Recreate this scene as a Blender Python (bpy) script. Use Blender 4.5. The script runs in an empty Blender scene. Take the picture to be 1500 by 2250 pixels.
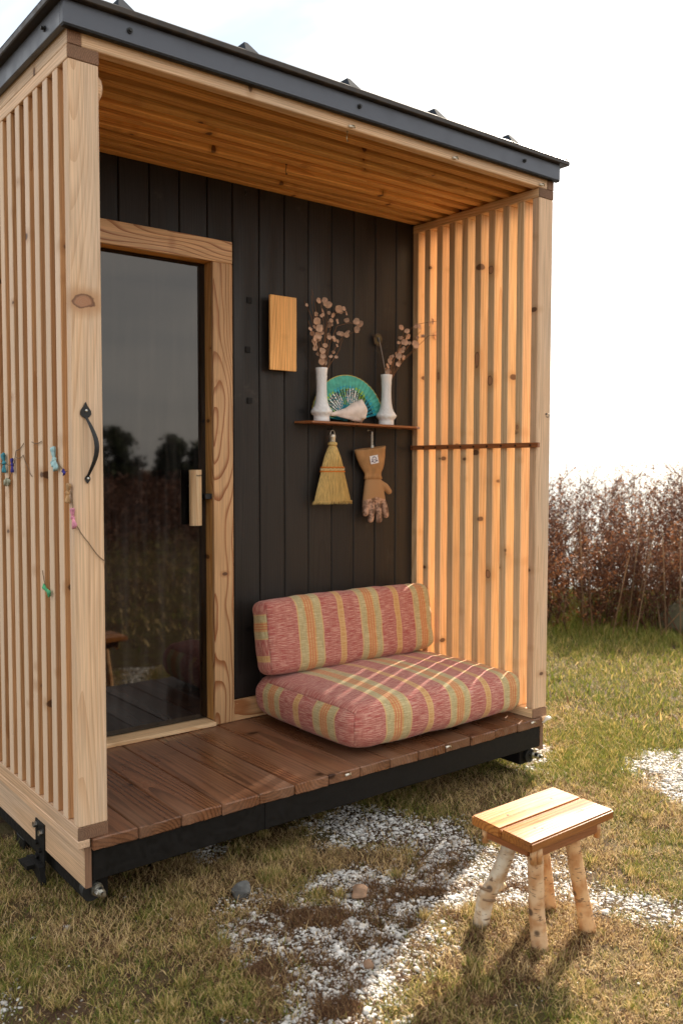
import bpy, bmesh, math, random
import numpy as np
from mathutils import Vector, Matrix

random.seed(7)
rng = np.random.default_rng(11)
scn = bpy.context.scene
COL = scn.collection
PI = math.pi

# ------------------------------------------------------------------ camera
CAM = np.array([-0.9432, -2.4126, 1.0807])
_yaw, _pitch, _roll = -0.6682, -0.0518, 0.0016
_cy, _sy, _cp, _sp = math.cos(_yaw), math.sin(_yaw), math.cos(_pitch), math.sin(_pitch)
FWD = np.array([-_sy * _cp, _cy * _cp, _sp])
RGT = np.array([_cy, _sy, 0.0])
UPV = np.cross(RGT, FWD)
RGT, UPV = (math.cos(_roll) * RGT + math.sin(_roll) * UPV, -math.sin(_roll) * RGT + math.cos(_roll) * UPV)
cam_data = bpy.data.cameras.new('camera')
cam_data.sensor_fit = 'HORIZONTAL'
cam_data.sensor_width = 24.0
cam_data.lens = 1932.2 / 1500 * 24.0
cam_data.clip_start = 0.05
cam_data.clip_end = 9000
cam_data.dof.use_dof = True
cam_data.dof.focus_distance = 3.15
cam_data.dof.aperture_fstop = 3.2
cam = bpy.data.objects.new('camera', cam_data)
COL.objects.link(cam)
m = Matrix.Identity(4)
for i in range(3):
    m[i][0], m[i][1], m[i][2], m[i][3] = RGT[i], UPV[i], -FWD[i], CAM[i]
cam.matrix_world = m
scn.camera = cam

# ------------------------------------------------------------------ sky, sun, exposure
SUN_AZ = math.radians(24.75)      # measured from +X towards +Y
SUN_EL = math.radians(34.0)
world = bpy.data.worlds.new('World')
scn.world = world
world.use_nodes = True
wn, wl = world.node_tree.nodes, world.node_tree.links
wn.clear()
w_out = wn.new('ShaderNodeOutputWorld')
w_bg = wn.new('ShaderNodeBackground')
w_bg.inputs['Strength'].default_value = 0.060
w_sky = wn.new('ShaderNodeTexSky')
w_sky.sky_type = 'NISHITA'
w_sky.sun_disc = False
w_sky.sun_elevation = SUN_EL
w_sky.sun_rotation = PI / 2 - SUN_AZ
w_sky.altitude = 10
w_sky.air_density = 1.0
w_sky.dust_density = 2.5
w_tc = wn.new('ShaderNodeTexCoord')
w_map = wn.new('ShaderNodeMapping')
w_map.inputs['Scale'].default_value = (1.3, 1.3, 3.2)
w_map.inputs['Location'].default_value = (1.1, 0, 0)
w_noise = wn.new('ShaderNodeTexNoise')
w_noise.inputs['Scale'].default_value = 2.1
w_noise.inputs['Detail'].default_value = 7
w_noise.inputs['Roughness'].default_value = 0.55
w_ramp = wn.new('ShaderNodeMapRange')
w_ramp.inputs['From Min'].default_value = 0.34
w_ramp.inputs['From Max'].default_value = 0.62
w_ramp.inputs['To Min'].default_value = 0.72
w_ramp.inputs['To Max'].default_value = 0.97
w_mix = wn.new('ShaderNodeMix')
w_mix.data_type = 'RGBA'
w_cloud = wn.new('ShaderNodeMix')          # thin cloud: grey-blue folds and bright warm white
w_cloud.data_type = 'RGBA'
w_cloud.inputs['A'].default_value = (4.0, 4.65, 5.4, 1)
w_cloud.inputs['B'].default_value = (9.5, 9.0, 8.2, 1)
w_noise2 = wn.new('ShaderNodeTexNoise')
w_noise2.inputs['Scale'].default_value = 1.5
w_noise2.inputs['Detail'].default_value = 6
w_noise2.inputs['Distortion'].default_value = 0.6
w_r2 = wn.new('ShaderNodeMapRange')
w_r2.interpolation_type = 'SMOOTHSTEP'
w_r2.inputs['From Min'].default_value = 0.36
w_r2.inputs['From Max'].default_value = 0.60
wl.new(w_map.outputs['Vector'], w_noise2.inputs['Vector'])
wl.new(w_noise2.outputs['Fac'], w_r2.inputs['Value'])
wl.new(w_r2.outputs['Result'], w_cloud.inputs['Factor'])
wl.new(w_cloud.outputs['Result'], w_mix.inputs['B'])
wl.new(w_tc.outputs['Generated'], w_map.inputs['Vector'])
wl.new(w_map.outputs['Vector'], w_noise.inputs['Vector'])
wl.new(w_noise.outputs['Fac'], w_ramp.inputs['Value'])
wl.new(w_ramp.outputs['Result'], w_mix.inputs['Factor'])
wl.new(w_sky.outputs['Color'], w_mix.inputs['A'])
wl.new(w_mix.outputs['Result'], w_bg.inputs['Color'])
wl.new(w_bg.outputs['Background'], w_out.inputs['Surface'])

sun_data = bpy.data.lights.new('sun', 'SUN')
sun_data.energy = 5.0
sun_data.angle = math.radians(1.4)
sun_data.color = (1.0, 0.88, 0.72)
sun = bpy.data.objects.new('sun', sun_data)
COL.objects.link(sun)
_sd = Vector((math.cos(SUN_AZ) * math.cos(SUN_EL), math.sin(SUN_AZ) * math.cos(SUN_EL), math.sin(SUN_EL)))
sun.rotation_euler = _sd.to_track_quat('Z', 'Y').to_euler()
sun.location = _sd * 20

scn.view_settings.view_transform = 'Standard'
scn.view_settings.look = 'None'
scn.view_settings.exposure = 1.84
scn.view_settings.gamma = 1.0
scn.view_settings.use_curve_mapping = False
scn.render.filter_size = 1.2
scn.cycles.max_bounces = 10
scn.cycles.diffuse_bounces = 6
scn.cycles.transparent_max_bounces = 8
scn.cycles.caustics_reflective = False
scn.cycles.caustics_refractive = False
scn.cycles.sample_clamp_indirect = 6.0

# ------------------------------------------------------------------ helpers
GZ = -0.25
W, H, D, PW = 2.0971, 2.2427, 0.7695, 0.0889
XR = W - PW


def wpos(o):
    v = Vector((0, 0, 0))
    while o is not None:
        v += o.location
        o = o.parent
    return v


def link(name, me, parent=None, loc=(0, 0, 0), rot=None, mat=None):
    o = bpy.data.objects.new(name, me)
    COL.objects.link(o)
    if parent is not None:
        o.parent = parent
        o.location = Vector(loc) - wpos(parent)
    else:
        o.location = loc
    if rot is not None:
        o.rotation_euler = rot
    if mat is not None and me is not None:
        if len(me.materials) == 0:
            me.materials.append(mat)
    return o


def tag(o, label=None, cat=None, group=None, kind=None):
    if label:
        o['label'] = label
    if cat:
        o['category'] = cat
    if group:
        o['group'] = group
    if kind:
        o['kind'] = kind
    return o


def empty(name, loc=(0, 0, 0), parent=None):
    o = bpy.data.objects.new(name, None)
    o.empty_display_size = 0.05
    COL.objects.link(o)
    if parent is not None:
        o.parent = parent
        o.location = Vector(loc) - wpos(parent)
    else:
        o.location = loc
    return o


def pymesh(name, verts, faces, smooth=False):
    me = bpy.data.meshes.new(name)
    me.from_pydata([tuple(v) for v in verts], [], [tuple(f) for f in faces])
    if smooth:
        me.polygons.foreach_set('use_smooth', [True] * len(me.polygons))
    me.update()
    return me


_boxes = {}


def box_mesh(sx, sy, sz, bev=0.002, key=''):
    k = (round(sx, 4), round(sy, 4), round(sz, 4), bev, key)
    if k in _boxes:
        return _boxes[k]
    bm = bmesh.new()
    bmesh.ops.create_cube(bm, size=1)
    for v in bm.verts:
        v.co.x *= sx
        v.co.y *= sy
        v.co.z *= sz
    if bev:
        bmesh.ops.bevel(bm, geom=bm.edges[:], offset=bev, segments=1, affect='EDGES')
    me = bpy.data.meshes.new('box')
    bm.to_mesh(me)
    bm.free()
    _boxes[k] = me
    return me


def box(name, lo, hi, mat, parent=None, bev=0.002, rot=None):
    s = [hi[i] - lo[i] for i in range(3)]
    c = [(hi[i] + lo[i]) / 2 for i in range(3)]
    return link(name, box_mesh(*s, bev, mat.name), parent, c, rot, mat)


class MB:
    """collects verts/faces for one mesh"""

    def __init__(self):
        self.v, self.f = [], []

    def add(self, verts, faces):
        n = len(self.v)
        self.v += [tuple(p) for p in verts]
        self.f += [tuple(i + n for i in f) for f in faces]

    def tube(self, pts, rad, n=8, cap=True):
        pts = [Vector(p) for p in pts]
        if not hasattr(rad, '__len__'):
            rad = [rad] * len(pts)
        vs, fs = [], []
        up = None
        for i, p in enumerate(pts):
            t = (pts[min(i + 1, len(pts) - 1)] - pts[max(i - 1, 0)]).normalized()
            if up is None:
                up = Vector((0, 0, 1)) if abs(t.z) < 0.9 else Vector((1, 0, 0))
            a = t.cross(up).normalized()
            b = a.cross(t).normalized()
            up = b
            for k in range(n):
                th = 2 * PI * k / n
                vs.append(p + (a * math.cos(th) + b * math.sin(th)) * rad[i])
        for i in range(len(pts) - 1):
            for k in range(n):
                k2 = (k + 1) % n
                fs.append((i * n + k, i * n + k2, (i + 1) * n + k2, (i + 1) * n + k))
        if cap:
            fs.append(tuple(range(n - 1, -1, -1)))
            fs.append(tuple((len(pts) - 1) * n + k for k in range(n)))
        self.add(vs, fs)
        return self

    def lathe(self, prof, n=24, c=(0, 0, 0), fn=None):
        vs, fs = [], []
        for i, (r, z) in enumerate(prof):
            for k in range(n):
                th = 2 * PI * k / n
                rr = r if fn is None else fn(r, z, th)
                vs.append((c[0] + rr * math.cos(th), c[1] + rr * math.sin(th), c[2] + z))
        for i in range(len(prof) - 1):
            for k in range(n):
                k2 = (k + 1) % n
                fs.append((i * n + k, i * n + k2, (i + 1) * n + k2, (i + 1) * n + k))
        fs.append(tuple(range(n - 1, -1, -1)))
        fs.append(tuple((len(prof) - 1) * n + k for k in range(n)))
        self.add(vs, fs)
        return self

    def loft(self, rings, cap=True):
        n = len(rings[0])
        vs = [p for r in rings for p in r]
        fs = []
        for i in range(len(rings) - 1):
            for k in range(n):
                k2 = (k + 1) % n
                fs.append((i * n + k, i * n + k2, (i + 1) * n + k2, (i + 1) * n + k))
        if cap:
            fs.append(tuple(range(n - 1, -1, -1)))
            fs.append(tuple((len(rings) - 1) * n + k for k in range(n)))
        self.add(vs, fs)
        return self

    def prism(self, poly, axis, a, b):
        """polygon (2D) extruded along axis from a to b"""
        def P(u, w, t):
            return {'X': (t, u, w), 'Y': (u, t, w), 'Z': (u, w, t)}[axis]
        n = len(poly)
        vs = [P(u, w, a) for u, w in poly] + [P(u, w, b) for u, w in poly]
        fs = [tuple(range(n)), tuple(range(2 * n - 1, n - 1, -1))]
        for k in range(n):
            k2 = (k + 1) % n
            fs.append((k, k + n, k2 + n, k2))
        self.add(vs, fs)
        return self

    def build(self, name, mat, parent=None, origin=None, smooth=False, rot=None):
        """origin: world point that becomes the object's origin (verts are in world coordinates)"""
        if origin is None:
            a = np.array(self.v)
            origin = tuple((a.min(0) + a.max(0)) / 2)
        me = pymesh(name, [(x - origin[0], y - origin[1], z - origin[2]) for x, y, z in self.v], self.f, smooth)
        bm = bmesh.new()
        bm.from_mesh(me)
        bmesh.ops.recalc_face_normals(bm, faces=bm.faces[:])
        bm.to_mesh(me)
        bm.free()
        return link(name, me, parent, origin, rot, mat)


# value noise (numpy)
_perm = rng.random((256, 256))


def vnoise(x, y, s=1.0, seed=0):
    x = np.asarray(x) * s + seed * 17.3 + 1000
    y = np.asarray(y) * s + seed * 9.1 + 1000
    xi, yi = np.floor(x).astype(int), np.floor(y).astype(int)
    fx, fy = x - xi, y - yi
    fx, fy = fx * fx * (3 - 2 * fx), fy * fy * (3 - 2 * fy)
    g = lambda a, b: _perm[a % 256, b % 256]
    return (g(xi, yi) * (1 - fx) + g(xi + 1, yi) * fx) * (1 - fy) + (g(xi, yi + 1) * (1 - fx) + g(xi + 1, yi + 1) * fx) * fy


def fnoise(x, y, s=1.0, seed=0):
    return (vnoise(x, y, s, seed) * 0.55 + vnoise(x, y, s * 2.1, seed + 1) * 0.28 + vnoise(x, y, s * 4.3, seed + 2) * 0.17)


def project(P):
    d = np.asarray(P) - CAM
    z = d @ FWD
    zz = np.where(np.abs(z) < 1e-6, 1e-6, z)
    return 750 + 1932.2 * (d @ RGT) / zz, 1125 - 1932.2 * (d @ UPV) / zz, z


# ------------------------------------------------------------------ materials
def new_mat(name):
    mt = bpy.data.materials.new(name)
    mt.use_nodes = True
    nt = mt.node_tree
    bs = nt.nodes['Principled BSDF']
    return mt, nt, bs


def N(nt, typ, **kw):
    n = nt.nodes.new('ShaderNode' + typ)
    for k, v in kw.items():
        if hasattr(n, k):
            setattr(n, k, v)
        else:
            n.inputs[k.replace('_', ' ')].default_value = v
    return n


def mixc(nt, fac, a, b, mode='MIX'):
    n = nt.nodes.new('ShaderNodeMix')
    n.data_type = 'RGBA'
    n.blend_type = mode
    for key, v in (('Factor', fac), ('A', a), ('B', b)):
        if isinstance(v, bpy.types.NodeSocket):
            nt.links.new(v, n.inputs[key])
        elif key == 'Factor':
            n.inputs[key].default_value = v
        else:
            n.inputs[key].default_value = (v[0], v[1], v[2], 1)
    return n.outputs['Result']


def math_(nt, op, a, b=None, c=None, clamp=False):
    n = nt.nodes.new('ShaderNodeMath')
    n.operation = op
    n.use_clamp = clamp
    for i, v in enumerate((a, b, c)):
        if v is None:
            continue
        if isinstance(v, bpy.types.NodeSocket):
            nt.links.new(v, n.inputs[i])
        else:
            n.inputs[i].default_value = v
    return n.outputs[0]


def maprange(nt, v, a, b, c=0.0, d=1.0, smooth=True):
    n = nt.nodes.new('ShaderNodeMapRange')
    n.interpolation_type = 'SMOOTHSTEP' if smooth else 'LINEAR'
    nt.links.new(v, n.inputs['Value'])
    for k, x in (('From Min', a), ('From Max', b), ('To Min', c), ('To Max', d)):
        n.inputs[k].default_value = x
    return n.outputs['Result']


def plain(name, col, rough=0.5, metal=0.0, spec=0.5, noise=0.0, nscale=40, bump=0.0):
    mt, nt, bs = new_mat(name)
    bs.inputs['Roughness'].default_value = rough
    bs.inputs['Metallic'].default_value = metal
    bs.inputs['Specular IOR Level'].default_value = spec
    bs.inputs['Base Color'].default_value = (*col, 1)
    if noise or bump:
        tc = N(nt, 'TexCoord')
        nz = N(nt, 'TexNoise', Scale=nscale, Detail=5)
        nt.links.new(tc.outputs['Object'], nz.inputs['Vector'])
        f = maprange(nt, nz.outputs['Fac'], 0.3, 0.7)
        c = mixc(nt, f, [x * (1 - noise) for x in col], [min(1, x * (1 + noise)) for x in col])
        nt.links.new(c, bs.inputs['Base Color'])
        r = maprange(nt, nz.outputs['Fac'], 0.25, 0.75, max(0.02, rough - 0.12), min(1, rough + 0.12))
        nt.links.new(r, bs.inputs['Roughness'])
        if bump:
            b = N(nt, 'Bump', Strength=bump, Distance=0.002)
            nt.links.new(nz.outputs['Fac'], b.inputs['Height'])
            nt.links.new(b.outputs['Normal'], bs.inputs['Normal'])
    return mt


_wood = {}


def wood(kind, axis='Z', knots=()):
    key = (kind, axis, tuple(knots))
    if key in _wood:
        return _wood[key]
    P = dict(
        # early wood, late wood, ring scale, ring strength, knot share, roughness, weather colour, weather amount
        pale=((0.70, 0.485, 0.305), (0.46, 0.25, 0.12), 0.0065, 0.50, 0.42, 0.62, (0.58, 0.46, 0.35), 0.5),
        bleached_skylit=((0.55, 0.31, 0.14), (0.38, 0.17, 0.055), 0.006, 0.6, 0.62, 0.6, (0.47, 0.30, 0.17), 0.25),  # deeper base tone puts the shade of the gaps into the colour
        honey=((0.74, 0.545, 0.325), (0.54, 0.31, 0.14), 0.0075, 0.6, 0.5, 0.55, (0.47, 0.30, 0.17), 0.25),
        ceil=((0.80, 0.455, 0.16), (0.48, 0.195, 0.048), 0.008, 0.6, 0.6, 0.55, (0.44, 0.22, 0.08), 0.25),
        door=((0.68, 0.42, 0.215), (0.30, 0.095, 0.026), 0.016, 0.95, 0.12, 0.45, (0.52, 0.30, 0.14), 0.3),
        endgrain=((0.22, 0.125, 0.075), (0.12, 0.06, 0.035), 0.005, 0.8, 0.0, 0.8, (0.17, 0.115, 0.08), 0.6),
        deck=((0.185, 0.080, 0.038), (0.060, 0.024, 0.011), 0.012, 0.8, 0.7, 0.30, (0.235, 0.135, 0.085), 0.5),
        stool=((0.46, 0.185, 0.045), (0.20, 0.060, 0.014), 0.011, 0.75, 0.4, 0.30, (0.26, 0.10, 0.03), 0.6),
        shelf=((0.33, 0.125, 0.045), (0.17, 0.06, 0.022), 0.008, 0.5, 0.0, 0.35, (0.25, 0.10, 0.04), 0.4),
        black=((0.0165, 0.0132, 0.0112), (0.0085, 0.0068, 0.0058), 0.008, 0.8, 0.2, 0.5, (0.023, 0.0188, 0.0165), 0.45),
    )[kind]
    early, late, rs, rstr, kn, rough, wcol, wamt = P
    mt, nt, bs = new_mat('wood_%s_%s_%d' % (kind, axis, len(_wood)))
    L = nt.links
    ai = 'XYZ'.index(axis)
    tc = N(nt, 'TexCoord')
    oi = N(nt, 'ObjectInfo')
    comb = N(nt, 'CombineXYZ')
    for i, kf in enumerate((7.13, 11.7, 5.31)):
        L.new(math_(nt, 'MULTIPLY', oi.outputs['Random'], kf), comb.inputs[i])
    add = N(nt, 'VectorMath', operation='ADD')
    L.new(tc.outputs['Object'], add.inputs[0])
    L.new(comb.outputs[0], add.inputs[1])
    # rings around a heart that lies off the piece
    sc = [1.0, 1.0, 1.0]
    sc[ai] = 0.33 if kind == 'door' else 0.11
    mp = N(nt, 'Mapping')
    mp.inputs['Scale'].default_value = sc
    L.new(add.outputs[0], mp.inputs['Vector'])
    # wander of the heart along the piece
    nz0 = N(nt, 'TexNoise', Scale=3.2, Detail=2)
    L.new(mp.outputs[0], nz0.inputs['Vector'])
    nsub = N(nt, 'VectorMath', operation='SUBTRACT')
    nsub.inputs[1].default_value = (0.5, 0.5, 0.5)
    L.new(nz0.outputs['Color'], nsub.inputs[0])
    nscl = N(nt, 'VectorMath', operation='SCALE')
    nscl.inputs['Scale'].default_value = 0.26 if kind == 'door' else 0.16
    L.new(nsub.outputs[0], nscl.inputs[0])
    off = N(nt, 'VectorMath', operation='ADD')
    # local piece coordinates plus a heart offset from the random number
    mp2 = N(nt, 'Mapping')
    mp2.inputs['Scale'].default_value = sc
    L.new(tc.outputs['Object'], mp2.inputs['Vector'])
    L.new(mp2.outputs[0], off.inputs[0])
    L.new(nscl.outputs[0], off.inputs[1])
    heart = N(nt, 'CombineXYZ')
    for i in range(3):
        r_ = math_(nt, 'FRACT', math_(nt, 'MULTIPLY', oi.outputs['Random'], (37.7, 91.3, 53.9)[i]))
        L.new(maprange(nt, r_, 0, 1, -0.11, 0.11, False), heart.inputs[i])
    off2 = N(nt, 'VectorMath', operation='ADD')
    L.new(off.outputs[0], off2.inputs[0])
    L.new(heart.outputs[0], off2.inputs[1])
    wv = N(nt, 'TexWave', wave_type='RINGS', rings_direction=axis, wave_profile='SAW')
    wv.inputs['Scale'].default_value = 0.314 / rs
    wv.inputs['Distortion'].default_value = 5.0 if kind == 'door' else 2.4
    wv.inputs['Detail'].default_value = 2.5
    wv.inputs['Detail Scale'].default_value = 0.35
    L.new(off2.outputs[0], wv.inputs['Vector'])
    ring = maprange(nt, wv.outputs['Fac'], 0.40, 1.0) if kind != 'door' else maprange(nt, wv.outputs['Fac'], 0.60, 0.98)
    # fibres
    fsc = [210.0, 210.0, 210.0]
    fsc[ai] = 5.0
    mp3 = N(nt, 'Mapping')
    mp3.inputs['Scale'].default_value = fsc
    L.new(add.outputs[0], mp3.inputs['Vector'])
    fib = N(nt, 'TexNoise', Scale=1.0, Detail=3)
    L.new(mp3.outputs[0], fib.inputs['Vector'])
    # blotches / weather
    bsc = [9.0, 9.0, 9.0]
    bsc[ai] = 1.6
    mp4 = N(nt, 'Mapping')
    mp4.inputs['Scale'].default_value = bsc
    L.new(add.outputs[0], mp4.inputs['Vector'])
    blot = N(nt, 'TexNoise', Scale=1.0, Detail=4)
    L.new(mp4.outputs[0], blot.inputs['Vector'])
    c = mixc(nt, math_(nt, 'MULTIPLY', ring, rstr), early, late)
    wf = math_(nt, 'MULTIPLY', maprange(nt, blot.outputs['Fac'], 0.40, 0.66), wamt)
    c = mixc(nt, wf, c, wcol)
    fb = maprange(nt, fib.outputs['Fac'], 0.25, 0.75, 0.80, 1.16)
    vb = maprange(nt, oi.outputs['Random'], 0, 1, 0.62 if kind == 'ceil' else 0.76, 1.2 if kind == 'ceil' else 1.12, False)
    mul = math_(nt, 'MULTIPLY', fb, vb)
    cv = N(nt, 'CombineXYZ')
    for i in range(3):
        L.new(mul, cv.inputs[i])
    c = mixc(nt, 1.0, c, cv.outputs[0], 'MULTIPLY')
    rnd2 = math_(nt, 'FRACT', math_(nt, 'MULTIPLY', oi.outputs['Random'], 71.3))      # some boards redder than others
    c = mixc(nt, math_(nt, 'MULTIPLY', rnd2, 0.30), c, mixc(nt, 1.0, c, (1.06, 0.80, 0.62), 'MULTIPLY'))
    if kind == 'black':                      # rubbed and dusty spots
        sc_n = N(nt, 'TexNoise', Scale=7.0, Detail=7, Roughness=0.7)
        L.new(add.outputs[0], sc_n.inputs['Vector'])
        c = mixc(nt, maprange(nt, sc_n.outputs['Fac'], 0.60, 0.74, 0, 0.55), c, (0.055, 0.045, 0.038))
    if kind == 'bleached_skylit':  # sun-bleached outer faces, with their brighter sky light painted in as well
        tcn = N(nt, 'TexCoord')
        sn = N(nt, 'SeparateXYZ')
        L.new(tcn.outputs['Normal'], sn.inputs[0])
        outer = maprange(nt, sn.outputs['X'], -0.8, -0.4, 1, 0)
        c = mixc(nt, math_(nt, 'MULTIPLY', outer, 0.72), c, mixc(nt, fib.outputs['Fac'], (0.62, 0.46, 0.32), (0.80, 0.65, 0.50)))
    kd = (early[0] * 0.13, early[1] * 0.085, early[2] * 0.07)
    if kind == 'pale' and knots:
        kn = 0
    if kn > 0:
        vo = N(nt, 'TexVoronoi', Scale=10.0 if kind == 'ceil' else 7.5)
        mpk = N(nt, 'Mapping')
        ksc = [0.62, 0.62, 0.62]
        ksc[ai] = 1.1
        mpk.inputs['Scale'].default_value = ksc
        L.new(add.outputs[0], mpk.inputs['Vector'])
        wob = N(nt, 'TexNoise', Scale=28.0, Detail=2)
        L.new(add.outputs[0], wob.inputs['Vector'])
        L.new(mpk.outputs[0], vo.inputs['Vector'])
        sep = N(nt, 'SeparateColor')
        L.new(vo.outputs['Color'], sep.inputs[0])
        on = math_(nt, 'LESS_THAN', sep.outputs[0], kn * 1.5)
        rad = maprange(nt, sep.outputs[1], 0, 1, 0.06, 0.16 if kind == 'ceil' else 0.13, False)
        dist = math_(nt, 'ADD', vo.outputs['Distance'], math_(nt, 'MULTIPLY', math_(nt, 'SUBTRACT', wob.outputs['Fac'], 0.5), 0.05))
        q = math_(nt, 'DIVIDE', dist, rad)
        halo = math_(nt, 'MULTIPLY', maprange(nt, q, 0.9, 2.6, 1, 0), on)
        core = math_(nt, 'MULTIPLY', maprange(nt, q, 0.75, 1.1, 1, 0), on)
        c = mixc(nt, math_(nt, 'MULTIPLY', halo, 0.45), c, [late[i] * 0.9 for i in range(3)])
        c = mixc(nt, math_(nt, 'MULTIPLY', core, 0.9), c, kd)
    for (kx, ky, kz, ra, rb) in knots:      # known knots: object coordinates, radius across / along the grain
        sub = N(nt, 'VectorMath', operation='SUBTRACT')
        sub.inputs[1].default_value = (kx, ky, kz)
        L.new(tc.outputs['Object'], sub.inputs[0])
        dv = N(nt, 'VectorMath', operation='DIVIDE')
        rr = [ra, ra, ra]
        rr[ai] = rb
        dv.inputs[1].default_value = rr
        L.new(sub.outputs[0], dv.inputs[0])
        wob = N(nt, 'TexNoise', Scale=30.0, Detail=3)
        L.new(tc.outputs['Object'], wob.inputs['Vector'])
        ln = N(nt, 'VectorMath', operation='LENGTH')
        L.new(dv.outputs[0], ln.inputs[0])
        q = math_(nt, 'ADD', ln.outputs['Value'], math_(nt, 'MULTIPLY', math_(nt, 'SUBTRACT', wob.outputs['Fac'], 0.5), 1.1))
        rings = math_(nt, 'FRACT', math_(nt, 'MULTIPLY', math_(nt, 'ADD', q, math_(nt, 'MULTIPLY', wob.outputs['Fac'], 0.6)), 4.1))
        halo = maprange(nt, q, 0.9, 3.0, 0.85, 0)
        core = maprange(nt, q, 0.88, 1.05, 1, 0)
        edge = math_(nt, 'MULTIPLY', maprange(nt, q, 0.55, 0.95, 0, 1), core)
        c = mixc(nt, halo, c, [late[i] * 0.95 for i in range(3)])
        c = mixc(nt, math_(nt, 'MULTIPLY', core, 0.85), c, [late[i] * (0.72 if i == 0 else 0.52) for i in range(3)])
        c = mixc(nt, math_(nt, 'MULTIPLY', math_(nt, 'MULTIPLY', rings, core), 0.5), c, [early[i] * 0.55 for i in range(3)])
        c = mixc(nt, math_(nt, 'MULTIPLY', edge, 0.8), c, kd)
    L.new(c, bs.inputs['Base Color'])
    rg = maprange(nt, blot.outputs['Fac'], 0.3, 0.7, rough - 0.1, rough + 0.12)
    L.new(rg, bs.inputs['Roughness'])
    bs.inputs['Specular IOR Level'].default_value = 0.35
    bp = N(nt, 'Bump', Strength=0.28, Distance=0.0012)
    hh = math_(nt, 'ADD', math_(nt, 'MULTIPLY', ring, -0.5), fib.outputs['Fac'])
    L.new(hh, bp.inputs['Height'])
    L.new(bp.outputs['Normal'], bs.inputs['Normal'])
    _wood[key] = mt
    return mt


M = {}
M['fascia'] = plain('painted_steel_grey', (0.075, 0.082, 0.10), 0.42, 0.3, 0.5, 0.10, 14, 0.05)
M['roofmetal'] = plain('bronze_roof_steel', (0.035, 0.026, 0.02), 0.5, 0.3, 0.5, 0.45, 30, 0.2)
M['seam'] = plain('slate_seam_steel', (0.030, 0.036, 0.046), 0.9, 0.0, 0.05)
M['blacksteel'] = plain('black_steel', (0.0065, 0.0056, 0.005), 0.6, 0.0, 0.22, 0.3, 60, 0.08)
M['barewood'] = plain('bare_joint_wood', (0.085, 0.040, 0.018), 0.8, 0, 0.2, 0.9, 4)
M['rubber'] = plain('black_rubber', (0.012, 0.012, 0.012), 0.6, 0, 0.4)
M['zinc'] = plain('zinc_bolt', (0.55, 0.54, 0.50), 0.32, 1.0, 0.5, 0.15, 60)
M['iron'] = plain('wrought_iron', (0.012, 0.0115, 0.011), 0.48, 0.2, 0.5, 0.4, 90, 0.5)
M['darkiron'] = plain('dark_wire', (0.03, 0.026, 0.022), 0.4, 0.7)
M['brass'] = plain('aged_wire', (0.35, 0.27, 0.16), 0.35, 0.9)
M['clip'] = plain('clear_clip', (0.75, 0.70, 0.60), 0.25, 0.0, 0.6)
M['felt'] = plain('black_felt', (0.007, 0.007, 0.007), 0.9)
M['milk'] = plain('milk_glass', (0.80, 0.80, 0.80), 0.22, 0, 0.5)
M['milk'].node_tree.nodes['Principled BSDF'].inputs['Subsurface Weight'].default_value = 0.15
M['milk'].node_tree.nodes['Principled BSDF'].inputs['Subsurface Radius'].default_value = (0.01, 0.01, 0.01)
M['shell'] = plain('sea_shell', (0.72, 0.62, 0.56), 0.5, 0, 0.4, 0.14, 30, 0.25)
M['dryleaf'] = plain('dried_leaf', (0.52, 0.33, 0.225), 0.7, 0, 0.3, 0.25, 30)
M['drystem'] = plain('dried_stem', (0.20, 0.095, 0.045), 0.75, 0, 0.3, 0.3, 60)
M['string'] = plain('twine', (0.16, 0.10, 0.055), 0.85)
M['suede'] = plain('tan_suede', (0.37, 0.205, 0.09), 0.9, 0, 0.15, 0.16, 26, 0.3)
M['orange'] = plain('orange_twine', (0.62, 0.16, 0.01), 0.8)
M['straw'] = plain('broom_straw', (0.58, 0.41, 0.155), 0.7, 0, 0.3, 0.3, 70)
_nt = M['straw'].node_tree
_mp = N(_nt, 'Mapping')
_mp.inputs['Scale'].default_value = (6.0, 6.0, 0.12)
_tc = [q for q in _nt.nodes if q.type == 'TEX_COORD'][0]
_nz = [q for q in _nt.nodes if q.type == 'TEX_NOISE'][0]
_nt.links.new(_tc.outputs['Object'], _mp.inputs[0])
_nt.links.new(_mp.outputs[0], _nz.inputs['Vector'])
M['whitemetal'] = plain('pale_ferrule', (0.70, 0.66, 0.56), 0.35, 0.6)
M['dark'] = plain('dark_interior', (0.010, 0.008, 0.007), 0.8)
M['rock_grey'] = plain('grey_stone', (0.11, 0.11, 0.105), 0.85, 0, 0.3, 0.4, 22, 0.8)
M['rock_tan'] = plain('tan_stone', (0.30, 0.185, 0.115), 0.8, 0, 0.3, 0.3, 18, 0.6)
M['rock_pale'] = plain('pale_boulder', (0.13, 0.12, 0.072), 0.85, 0, 0.3, 0.35, 3, 0.6)
for nm, colr in (('teal', (0.06, 0.24, 0.30)), ('indigo', (0.045, 0.04, 0.22)), ('sage', (0.33, 0.33, 0.24)), ('sky', (0.33, 0.50, 0.52)),
                 ('burlap', (0.42, 0.25, 0.12)), ('pink', (0.58, 0.23, 0.30)), ('leafgreen', (0.08, 0.34, 0.16))):
    M['rag_' + nm] = plain('rag_' + nm, colr, 0.9, 0, 0.2, 0.3, 60, 0.4)

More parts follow.
